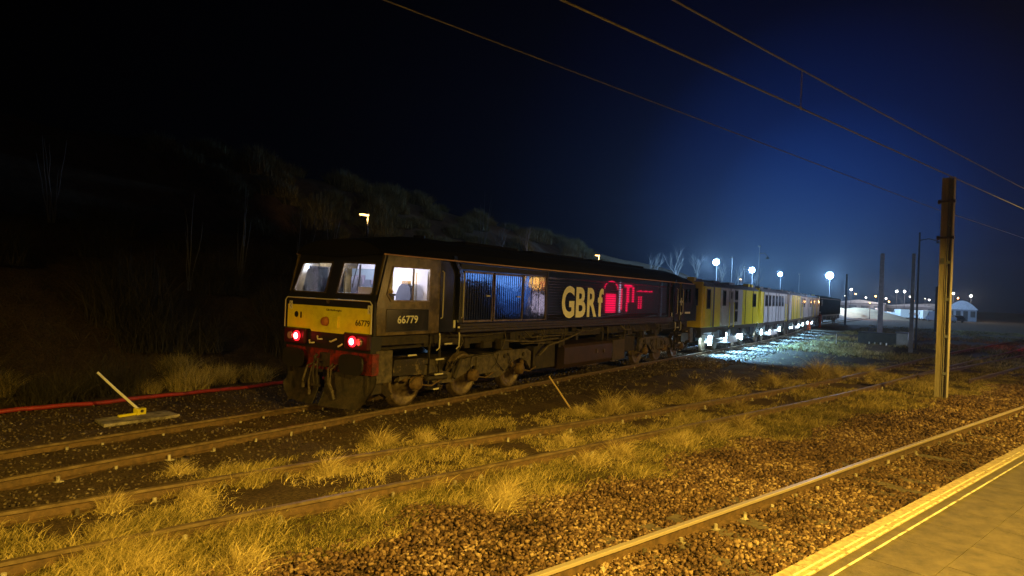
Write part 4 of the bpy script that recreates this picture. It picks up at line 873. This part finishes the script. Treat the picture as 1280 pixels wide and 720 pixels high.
t = thing('equipment_cabinet', 'small pale grey cabinet at the right end of the long dark trough', 'cabinet', (42.5, -8.35, GZ), -.3)
mb = MB(); mb.box(-.3, .3, -.4, .4, 0, .95); mb.build('housing', 'post', t, local=True, bevel=.03); mb = MB(); mb.box(-.33, .33, -.43, .43, .95, 1.0); mb.build('lid', 'post', t, local=True); mb = MB(); mb.box(-.31, -.302, -.35, .35, .08, .88); mb.build('door', 'vgrey', t, local=True)
t = thing('cable_trough', 'long low dark trough box lying in the yard before the pale post', 'trough', (43.5, -7., GZ), -.3)
mb = MB(); mb.box(-.5, .5, -1.1, 1.5, 0, .75); mb.build('casing', 'vdark', t, local=True, bevel=.03); mb = MB(); mb.box(-.55, .55, -1.15, 1.55, .75, .82); mb.build('lid', 'dpost', t, local=True)
mb = MB()
for k in range(4): mb.cyl((-.9, -.6 + k * .38, 0), (-.9, -.6 + k * .38, .16), .05, 8)
mb.build('white_peg', 'white', t, local=True)
# point lever with slab
t = thing('concrete_slab', 'flat weathered slab lying beside the far rail at the left', 'slab', (-4.1, 2.2, GZ))
mb = MB(); mb.hexa([(-.78, -.28, -.04), (.62, -.3, -.04), (.66, .3, -.04), (-.66, .34, -.04), (-.78, -.28, .02), (.62, -.3, .02), (.66, .3, .02), (-.66, .34, .02)]); mb.build('slab', 'plate', t, local=True, bevel=.012); t.location.z = GZ + .035
t = thing('point_lever', 'white hand point lever in a small yellow base on the slab', 'lever', (-4.0, 2.42, GZ + .055), .1)
mb = MB(); mb.box(-.09, .09, -.07, .07, 0, .12); mb.box(-.42, -.09, -.04, .03, 0, .045); b = mb.build('base', 'yellow', t, local=True, bevel=.01); mb = MB(); mb.cyl((0, -.08, .07), (0, .08, .07), .03, 10); mb.build('pivot', 'vdark', b, local=True)
mb = MB(); mb.tube([(0, 0, .07), (-.28, .25, .44), (-.55, .5, .82)], .024, 8, [.028, .026, .024]); mb.build('handle', 'white', t, local=True)
mb = MB(); mb.tube([(3.14, -3.30, GZ - .05), (2.99, -3.02, .26), (2.87, -2.78, .62)], .02, 6, [.022, .02, .02]); tag(mb.build('wooden_stake', 'hazel', None, shift=(3.14, -3.3, GZ)), 'pale leaning wooden stake stuck in the grass beside the siding', 'stake')
mb = MB(); pts = [(-22, 6.2), (-12, 5.0), (-7, 4.55), (-4.71, 4.35), (-3.49, 4.1), (-2.3, 3.9), (-1.2, 3.95), (.2, 4.1), (1.2, 4.15), (5, 4.2), (12, 4.3)]
P = railpoly(pts, 0, .4); mb.tube([(a, b, float(height(a, b)) + .05 + .01 * math.sin(a * 2.1)) for a, b, _ in P], .045, 8); tag(mb.build('red_hose', 'pipe', None), 'long red hose lying on the ground at the foot of the dark bank', 'hose')
for (x, y, r, lab) in ((.35, -1.35, .07, 'pale lump of stone beside the rail below the front wheel'), (-5.2, -1.2, .075, 'flat pale lump of stone on the bare dirt at the left')):
    V, F = stones(np.array([[0, 0, 0.]]), np.array([r])); o = npobj('loose_rock', V, F, 'stone2', label=lab, cat='rock'); o.location = (x, y, float(height(x, y)) + r * .25)

# ------------------------------------------------------------------ plants on the bank
def twigs(n, r, h, sp, w=.006, seg=3, cx=0, cy=0):
    rr = r * NR.random(n) ** .6; a = NR.random(n) * 2 * PI; P = np.stack([cx + rr * np.cos(a), cy + rr * np.sin(a), 0 * a], -1)
    return blades(P, h * (.4 + .7 * NR.random(n)), sp * NR.random(n), w * (.6 + .8 * NR.random(n)), seg)
protos = []
for k in range(4):
    V, F = cat([twigs(900, .8, 1.3, 1.3, .012), twigs(300, .5, .9, 1.9, .02)]); me = bpy.data.meshes.new('scrub'); setmesh(me, V, F); me.materials.append(M['scrub']); protos.append(me)
V, F = cat([twigs(1500, .55, .8, 1.2, .012)]); strawme = bpy.data.meshes.new('straw'); setmesh(strawme, V, F); strawme.materials.append(M['grass'])
bl = [('pale straw bush at the foot of the bank above the red hose', -1.6, 4.8, .85, 1), ('greyish bush nearest the locomotive nose, above the red hose', .4, 5.0, .7, 1), ('low bush right behind the white point lever', -4.4, 5.2, .7, 0), ('straggly bush at the left edge of the picture above the hose', -6.4, 5.8, .8, 0), ('dark bush between the lever and the pale straw bush', -3.0, 5.4, .85, 0)]
bl += [(l_, x_, y_, s_, 1) for l_, x_, y_, s_ in (('straw bush between the pale straw bush and the locomotive nose', -.5, 5.3, .8), ('ragged straw bush above the tip of the white point lever', -5.2, 6.2, .8), ('small straw bush halfway between the lever and the pale straw bush', -2.5, 5.0, .5), ('thin straw bush high on the bank above the pale straw bush', -.9, 6.6, .8))]
for lab, x, y, s, kind in bl:
    o = bpy.data.objects.new('bush', strawme if kind else protos[0]); COL.objects.link(o); o.location = (x, y, float(height(x, y)) - .05); o.scale = (s, s, s); o.rotation_euler = (0, 0, R.uniform(0, 6)); tag(o, lab, 'bush', 'bushes at the foot of the bank')
for k in range(70):
    x = -16 + 44 * R.random(); y = R.uniform(6.0, 13.5); s = R.uniform(.8, 1.5)
    o = bpy.data.objects.new('shrub', protos[k % 4]); COL.objects.link(o); o.location = (x, y, float(height(x, y)) - .08); o.scale = (s, s, s * R.uniform(.8, 1.2)); o.rotation_euler = (0, 0, R.uniform(0, 6))
    tag(o, 'dark leafless shrub on the unlit slope behind the locomotive', 'shrub', 'leafless shrubs on the dark bank')
N = 26000; x = -22 + 60 * NR.random(N); y = 4.7 + 9 * NR.random(N) ** 1.2
V, F = blades(np.stack([x, y, height(x, y) - .02], -1), .15 + .4 * NR.random(N), .5 + 1.2 * NR.random(N), .012 + .01 * NR.random(N), 2); npobj('bank_undergrowth', V, F, 'scrub', label='tangled dead undergrowth covering the dark bank', cat='undergrowth', kind='stuff')
# lit gorse on the upper slope
gm = []
for k in range(3):
    V, F = cat([twigs(1600, 1.5, 1.3, 1.1, .06), twigs(600, .9, 1.7, .8, .06)]); me = bpy.data.meshes.new('gorse'); setmesh(me, V, F); me.materials.append(M['hillbush']); gm.append(me)
for k in range(110):
    x = R.uniform(12, 75) if k % 4 else R.uniform(14, 45); y = R.uniform(23.5, 36.5); s = R.uniform(.55, 1.1)
    o = bpy.data.objects.new('gorse_bush', gm[k % 3]); COL.objects.link(o); o.location = (x, y, float(height(x, y)) - .1); o.scale = (s, s, s * R.uniform(.7, 1.15)); o.rotation_euler = (0, 0, R.uniform(0, 6)); tag(o, 'olive bush on the upper hillside around the amber lamps', 'bush', 'olive bushes on the upper hillside')
# saplings
for k, (x, y, n, h, lab) in enumerate(((3.2, 10.0, 7, 3.4, 'fan of pale leafless stems, brightest sapling clump on the dark bank'), (1.35, 10, 4, 2.9, 'thin pair of pale stems left of the brightest sapling clump'), (5.7, 10, 4, 3.0, 'pale slender stems just left of the locomotive roof'), (-1.5, 13, 6, 2.6, 'faint clump of stems high at the left of the bank'), (23, 14, 5, 4.2, 'faint tall stems rising behind the middle of the locomotive'), (8.5, 11.5, 3, 2.4, 'short faint stems behind the locomotive cab'))):
    z0 = float(height(x, y)); mb = MB()
    for j in range(n):
        a = R.uniform(-.22, .22); b = R.uniform(-.1, .1); hh = h * R.uniform(.6, 1.1); pts = [(R.uniform(-.12, .12), 0, 0)]
        for q in range(1, 6): pts.append((pts[0][0] + a * hh * q / 5 + R.uniform(-.03, .03), b * hh * q / 5, hh * q / 5))
        mb.tube(pts, .02, 5, [.02, .018, .015, .012, .008, .003])
    tag(mb.build('sapling', 'palebark', None), lab, 'sapling', 'leafless saplings on the bank').location = (x, y, z0)
# bare trees behind the machines
def tree(lab, x, y, h, seed):
    r = random.Random(seed); t = thing('bare_tree', lab, 'tree', (x, y, float(height(x, y)) - .1), 0, 'bare trees behind the train'); tr = MB(); cr = MB()
    def br(mb, p, d, l, rad, lev):
        q = [p]; 
        for k in range(3): d = (d + Vector((r.uniform(-.1, .1), r.uniform(-.1, .1), r.uniform(-.02, .08)))).normalized(); q.append(q[-1] + d * l / 3)
        mb.tube(q, rad, 5 if lev < 2 else 3, [rad, rad * .85, rad * .7, rad * .5])
        if lev < 4:
            for k in range(3 if lev else 5): br(cr, q[1 + k % 3], (d + Vector((r.uniform(-.7, .7), r.uniform(-.7, .7), r.uniform(.1, .7)))).normalized(), l * r.uniform(.55, .8), rad * .5, lev + 1)
    br(tr, Vector((0, 0, 0)), Vector((0, 0, 1)), h * .42, .16, 0); tr.build('trunk', 'greybark', t, local=True); cr.build('crown', 'greybark', t, local=True)
for k, (x, y, h, lab) in enumerate(((88, 24, 6.0, 'leftmost bare tree behind the train, below the leftmost floodlights'), (104, 26, 6.5, 'tall bare tree behind the second and third track machines'), (112, 24, 6.6, 'bare tree just left of the thin bright pole'), (121, 23, 6.6, 'bare tree just right of the thin bright pole'), (131, 22, 6., 'low bare tree left of the brightest floodlight'), (78, 24, 4.5, 'dim bare tree above the yellow machine roof'), (44, 27, 3.5, 'bare tree beside the amber lamp above the letters on the locomotive'), (49, 27, 3.8, 'bare tree right of the amber lamp above the locomotive'))): tree(lab, x, y, h, 40 + k)

# ------------------------------------------------------------------ lamps
CAM = Vector((-10.776, -10.594, 2.622))
def lampmast(name, lab, x, y, ztop, c, emit, power, r=.22, grp=None, lit=True, style='globe', pole='dpost', lsize=.2):
    z0 = float(height(x, y)); t = thing(name, lab, 'street lamp' if name == 'street_lamp' else 'floodlight', (x, y, z0), 0, grp)
    h = ztop - z0; mb = MB(); mb.cyl((.3, 0, 0), (.3, 0, h + .2), .07, 8, .045); mb.build('pole', pole, t, local=True)
    m = glow('lamp_lit', c, emit) if lit else M['dpost']
    mb = MB(); mb.box(-.05, .45, -r * .7, r * .7, h + r * 1.02, h + r * 1.2 + .05) if style == 'flood' else mb.box(-.3, .3, -.12, .12, h + .02, h + .1)
    hd = mb.build('lamp_housing', 'dpost', t, local=True)
    mb = MB()
    if style == 'flood': mb.lathe([(.001, -r)] + [(r * math.sin(a), -r * math.cos(a)) for a in (.4, .8, 1.2, 1.6, 2.0, 2.4)] + [(.001, r * .9)], (-.15, 0, h + r * .1), 'z', 14)
    else: mb.box(-.3, .3, -.11, .11, h - .06, h + .015)
    mb.build('lamp_lens', m, hd, local=True)
    if lit and power: light('lamp_light', 'POINT', (x - 2.4, y, ztop - .3), power, c, lsize).parent = None
    return t
BLUE = (.30, .58, 1.)
def floods():
    def at(dx, dy, sl, d): return (CAM.x + dx * d, CAM.y + dy * d, CAM.z + sl * d)
    F = [('leftmost of the four blue-white floodlights, above the yellow machine cab', .9606, .2780, .0535, 98, 13000, .42), ('second blue-white floodlight, beside the dark pole with a horn', .9731, .2303, .0435, 112, 13000, .42), ('third blue-white floodlight, the smallest and above the bare trees', .9811, .1936, .0388, 128, 9500, .36), ('largest blue-white floodlight, above the dark far locomotive', .9913, .1316, .0384, 165, 34000, .74)]
    for lab, dx, dy, sl, d, pw, r in F:
        x, y, z = at(dx, dy, sl, d); lampmast('floodlight', lab, x, y, z, BLUE, 130., pw * 1.0, r, 'blue-white yard floodlights', style='flood', lsize=.3)
    for lab, px, dx, dy, sl, d, w in (('unlit tall thin lamp column right of the leftmost floodlight', 911, .966, .2575, .061, 95, .1), ('unlit short lamp column between the first two floodlights', 928, .9706, .2407, .0465, 95, .1), ('bright thin bare pole among the trees', 1001, .9855, .1697, .0395, 118, .1)):
        x, y, z = at(dx, dy, sl, d); lampmast('lamp_column', lab, x, y, z, BLUE, 0, 0, lit=False)
    x, y, z = at(.975, .2222, .0779, 95); t = lampmast('lamp_column', 'tall dark pole with a horn-shaped lamp behind the train', x, y, z, BLUE, 0, 0, lit=False, pole='dpost'); mb = MB(); h = z - t.location.z; mb.tube([(0, 0, h - 1.0), (0, -.7, h - .9), (0, -1.1, h - 1.3)], .06, 6); mb.lathe([(.02, .2), (.3, -.2)], (0, -1.1, h - 1.5), 'z', 10); mb.build('horn_lamp', 'dpost', t, local=True)
    AM = (1., .56, .14)
    for lab, dx, dy, sl, d, pw, r in (('amber lamp on the hillside above the locomotive cab', .6915, .7224, .1044, 42.5, 330, 7), ('amber lamp on the hillside above the big cream letters', .8985, .4390, .059, 66, 700, 7), ('small amber lamp above the yellow machine roof', .9695, .245, .0303, 122, 60, 5)):
        x, y, z = at(dx, dy, sl, d); lampmast('street_lamp', lab, x, y, z, AM, 9., 0, .2, 'amber lamps on the hillside', lsize=.1); light('amber_beam', 'SPOT', (x + .1, y - .3, z - .25), pw * 1.7, AM, .1, target=(x + 9, y + 9, z + .8), angle=math.radians(112)).data.spot_blend = .8
    WH = (1., .86, .78)
    for k, (px, sl, d, lab) in enumerate(((1064, .0206, 190, 'white street lamp nearest the dark far locomotive'), (1101, .0207, 215, 'white street lamp on a thin pole left of the pale post'), (1121, .0200, 200, 'left of the close pair of bright yard lamps right of the pale post'), (1131, .0200, 195, 'right of the close pair of bright yard lamps right of the pale post'), (1192, .0195, 190, 'yard lamp just right of the big mast'), (1214, .0171, 190, 'yard lamp at the right beside the pale shed'), (1057, .012, 160, 'low lamp with a curved head by the end of the train'), (1157, .012, 230, 'small distant lamp between the black pole and the big mast'))):
        v = (px - 640) / 821.03; dx, dy = fw.x + v * rt.x, fw.y + v * rt.y; q = math.hypot(dx, dy); x, y, z = at(dx / q, dy / q, sl, d)
        lampmast('street_lamp', lab, x, y, z, WH, 60. if k < 6 else 14., 1500 if k < 6 else 800, .22, 'white lamps over the distant yard', style='flood' if k < 6 else 'globe')
floods()
for k, (px, yy, d, c, lab) in enumerate(((1070, 366, 240, 1, 'tiny orange lamp just left of the low white shed'), (1083, 371, 250, 0, 'tiny white lamp over the roof of the low white shed'), (1095, 369, 230, 1, 'tiny orange lamp right of the low white shed'), (1108, 372, 240, 0, 'tiny white lamp close to the left of the pale post'), (1112, 376, 260, 1, 'tiny orange lamp lowest beside the pale post'), (1138, 370, 250, 0, 'tiny white lamp right of the close pair of yard lamps'), (1143, 375, 260, 1, 'tiny orange lamp between the lamp pair and the black pole'), (1162, 374, 240, 0, 'tiny white lamp just left of the big mast'), (1198, 372, 250, 1, 'tiny orange lamp just right of the big mast'), (1207, 378, 230, 0, 'tiny white lamp low before the rounded shed'))):
    v = (px - 640) / 821.03; dx, dy = fw.x + v * rt.x, fw.y + v * rt.y; q = math.hypot(dx, dy); hz_ = 363.5 + (px - 640) * .0395
    lampmast('street_lamp', lab, CAM.x + dx / q * d, CAM.y + dy / q * d, CAM.z + (hz_ - yy) / 821.03 / 1.2 * d, ((1., .85, .8), (1., .45, .12))[c], 30., 0, .2, 'tiny lamps of the distant yard', style='flood')
# station platform lamps (sodium), beside and behind the viewer
SOD = (1., .615, .085)
for x, y, pw, lab in ((-7.5, -14.5, 9000, 'sodium lamp column on the platform nearest the track bend'), (8, -17.6, 4800, 'sodium lamp column on the platform opposite the locomotive'), (-24, -9.0, 9000, 'sodium lamp column at the left end of the platform'), (24, -17.2, 300, 'sodium lamp column outside the station building')):
    t = thing('platform_lamp', lab, 'street lamp', (x, y, .888), 0, 'sodium lamps along the platform'); mb = MB(); mb.cyl((0, 0, 0), (0, 0, 4.6), .07, 10, .045); mb.tube([(0, 0, 4.55), (0, .3, 4.75), (0, .6, 4.75)], .03, 6); mb.build('pole', 'dpost', t, local=True)
    mb = MB(); mb.hexa([(-.12, .5, 4.68), (.12, .5, 4.68), (.12, 1.0, 4.68), (-.12, 1.0, 4.68), (-.08, .5, 4.82), (.08, .5, 4.82), (.08, .95, 4.8), (-.08, .95, 4.8)]); hd = mb.build('lamp_housing', 'dpost', t, local=True)
    mb = MB(); mb.box(-.1, .1, .55, .95, 4.65, 4.676); mb.build('lamp_lens', glow('sodium_lit', SOD, 40), hd, local=True)
    l = light('sodium_light', 'SPOT', (x, y + .75, .888 + 4.58), pw, SOD, .1, target=(x + (2.5 if x < -10 else 0), y + (2.5 if 0 < x < 20 else 1.7 if x < 0 else 1.2), 0), angle=math.radians(144 if x > -20 else 132)); l.data.spot_blend = .4

for x, y, pw, lab, tg in ((36, -31, 22000, 'unseen tall white floodlight column added behind the station building', (44, 2, 0)), (75, -30, 800, 'unseen tall white floodlight column added beyond the end of the station building', (74, 2, 0))):  # columns out of view, added to light the near sides of the machines
    lampmast('floodlight', lab, x, y, 11., (.62, .74, 1.), 60, 0, .3, 'unseen white floodlights added behind the station', style='flood')
    light('machine_fill_beam', 'SPOT', (x, y + .6, 10.6), pw, (.60, .74, 1.), .2, target=tg, angle=math.radians(70)).data.spot_blend = .7
# ------------------------------------------------------------------ distant yard
def car(lab, x, y, yaw, m, van=False):
    t = thing('parked_van' if van else 'parked_car', lab, 'van' if van else 'car', (x, y, float(height(x, y))), yaw, 'vehicles parked in the distant yard'); mb = MB()
    o = [(-2.4, .35), (2.4, .35), (2.45, .9), (2.0, 1.1), (1.3, 2.1), (-2.35, 2.2)] if van else [(-2.1, .35), (2.1, .35), (2.15, .75), (1.2, .95), (.55, 1.42), (-1.2, 1.45), (-1.9, 1.0), (-2.15, .9)]
    mb.plate(o, lambda u, v, tt: (u, -.88 + tt, v), 0, 1.76); mb.build('body', m, t, local=True, bevel=.05)
    mb = MB(); w = [(1.05, 1.25), (1.75, 1.25), (1.25, 1.95), (1.05, 1.95)] if van else [(-1.4, 1.0), (.95, 1.0), (.5, 1.36), (-1.1, 1.38)]
    for y0 in (-.89, .882): mb.plate(w, lambda u, v, tt, y0=y0: (u, y0 + tt, v), 0, .008)
    mb.build('side_glass', 'gloss', t, local=True)
    for ax in (-1.35, 1.35):
        for s in (-1, 1): mb = MB(); mb.lathe([(.001, s * .9), (.2, s * .9), (.32, s * .89), (.33, s * .7), (.001, s * .7)], (ax, 0, .33), 'y', 16); mb.build('wheel', 'rubber', t, local=True)
def atpx(px, d):
    v = (px - 640) / 821.03; dx, dy = fw.x + v * rt.x, fw.y + v * rt.y; q = math.hypot(dx, dy); return CAM.x + dx / q * d, CAM.y + dy / q * d
for px, d, yw, m, van, lab in ((1127, 175, .4, 'white', True, 'white van parked below the close pair of yard lamps'), (1136, 182, 1.2, 'carpaint', False, 'silver car right of the white van below the lamp pair'), (1158, 170, .2, 'white', True, 'white van parked left of the big mast'), (1166, 178, 1.3, 'carpaint', False, 'silver car hard against the left of the big mast in view'), (1106, 185, 1.0, 'carpaint', False, 'silver car parked left of the pale post'), (1098, 195, .3, 'cardark', False, 'dark car parked by the low white shed'), (1194, 165, .6, 'cardark', False, 'dark car parked right of the big mast'), (1146, 188, .9, 'white', True, 'white van between the grey post and the small bright hut'), (1112, 172, .3, 'white', False, 'white car nearest the pale post on its left'), (1090, 205, .8, 'carpaint', True, 'silver van in front of the low white shed'), (1172, 160, .5, 'cardark', True, 'dark van partly behind the big mast')):
    x, y = atpx(px, d); car(lab, x, y, yw, m, van)
def shed(lab, px, d, w, l, h, arch, m='shed'):
    x, y = atpx(px, d); t = thing('shed', lab, 'shed', (x, y, float(height(x, y)) - .05), 0, 'sheds of the distant yard'); mb = MB(); mb.box(-l / 2, l / 2, -w / 2, w / 2, 0, h); mb.build('wall', m, t, local=True)
    mb = MB()
    pr = [(-w / 2 - .3 + (w + .6) * k / 12, h + .02 + (arch * math.sin(PI * k / 12) if arch > 2 else arch * (1 - abs(k / 6 - 1)))) for k in range(13)]
    mb.prof(pr, -l / 2 - .3, l / 2 + .3); mb.build('roof', 'vgrey', t, local=True)
    for k in range(4): mb = MB(); y0 = -w / 2 + w * (k + .5) / 4 - w * .08; mb.box(-l / 2 - .06, -l / 2 - .01, y0, y0 + w * .16, .1 if k == 1 else 1.0, 2.4); mb.build('door' if k == 1 else 'window', 'vdark', t, local=True)
shed('low white gabled shed at the far end of the yard, left of the pale post', 1078, 225, 13, 16, 3.1, 1.0)
shed('pale shed with a rounded roof at the right edge beyond the mast', 1203, 190, 5.6, 9, 2.7, 2.1)
shed('small bright hut behind the parked vans right of the pale post', 1141, 230, 14, 8, 3.0, .8)
shed('long low building closing the yard between the two mast posts', 1165, 250, 18, 8, 3.4, .8)
# amber lit spoil bank
x, y = atpx(1070, 165); mb = MB(); n = 9; vs = []
for i in range(n):
    for j in range(n): u = i / (n - 1) * 2 - 1; v = j / (n - 1) * 2 - 1; vs.append((u * 9, v * 11, 2.0 * max(0, 1 - u * u) * max(0, 1 - v * v) * (1 + R.uniform(-.2, .2)) - .05))
mb.add(vs, [(i * n + j, (i + 1) * n + j, (i + 1) * n + j + 1, i * n + j + 1) for i in range(n - 1) for j in range(n - 1)], True)
o = mb.build('spoil_heap', mat('spoil_earth', (.20, .12, .06), .95, c2=(.3, .2, .1), ns=.6), None); o.location = (x, y, GZ); tag(o, 'low reddish spoil heap beyond the far locomotive lit orange', 'heap')
x, y = atpx(1074, 150); lampmast('street_lamp', 'short amber lamp over the spoil heap beyond the far locomotive', x, y - 2, 3.2, (1., .45, .1), 22., 900, .2, 'amber lamps on the hillside', lsize=.1)

# ------------------------------------------------------------------ world, air, render
w = bpy.data.worlds.new('World'); sc.world = w; w.use_nodes = True; nt = w.node_tree; bg = nt.nodes['Background']
sky = nt.nodes.new('ShaderNodeTexSky'); sky.sky_type = 'NISHITA'; sky.sun_disc = False; sky.sun_elevation = math.radians(14); sky.sun_rotation = math.radians(75); sky.air_density = 1.5; sky.ozone_density = 4
tc = nt.nodes.new('ShaderNodeTexCoord'); dv = nt.nodes.new('ShaderNodeVectorMath'); dv.operation = 'DOT_PRODUCT'; nt.links.new(tc.outputs['Generated'], dv.inputs[0]); dv.inputs[1].default_value = Vector((.985, .12, .10)).normalized()
glowr = ramp(nt, dv.outputs['Value'], [(0., (.0, .0, .001)), (.45, (.0003, .0004, .003)), (.74, (.0003, .0008, .016)), (.88, (.0008, .002, .042)), (.955, (.0015, .009, .14)), (.985, (.004, .05, .55)), (1., (.012, .16, 1.4))])
mx_ = nt.nodes.new('ShaderNodeMix'); mx_.data_type = 'RGBA'; mx_.blend_type = 'MULTIPLY'; mx_.inputs[0].default_value = 1.; nt.links.new(sky.outputs[0], mx_.inputs[6]); nt.links.new(glowr, mx_.inputs[7]); nt.links.new(mx_.outputs[2], bg.inputs[0]); bg.inputs[1].default_value = .008
s = light('added_moonlight', 'SUN', (0, 0, 50), .004, (.8, .88, 1.)); s.data.angle = math.radians(.5); s.rotation_euler = (math.radians(60), 0, math.radians(110))  # faint sun lamp added as moonlight, no moon is seen
HAZE = 1
if HAZE:
    mb = MB(); mb.box(-115, 330, -60, 110, -1.4, 24); hz = mb.build('haze', None, None); tag(hz, kind='stuff')
    m = bpy.data.materials.new('haze'); m.use_nodes = True; n2 = m.node_tree; n2.nodes.clear(); o = n2.nodes.new('ShaderNodeOutputMaterial'); v = n2.nodes.new('ShaderNodeVolumePrincipled'); v.inputs['Color'].default_value = (.8, .85, .9, 1); v.inputs['Density'].default_value = .00032; v.inputs['Anisotropy'].default_value = .72
    n2.links.new(v.outputs[0], o.inputs['Volume']); hz.data.materials.append(m)
vs = sc.view_settings; sc.display_settings.display_device = 'sRGB'; vs.view_transform = 'Standard'; vs.look = 'None'; vs.exposure = 0; vs.gamma = 1
cy = sc.cycles; cy.use_denoising = True; cy.max_bounces = 4; cy.diffuse_bounces = 2; cy.glossy_bounces = 2; cy.transparent_max_bounces = 6; cy.volume_bounces = 0; cy.caustics_reflective = False; cy.caustics_refractive = False; cy.sample_clamp_indirect = 4; cy.use_adaptive_sampling = False
cy.use_light_tree = True
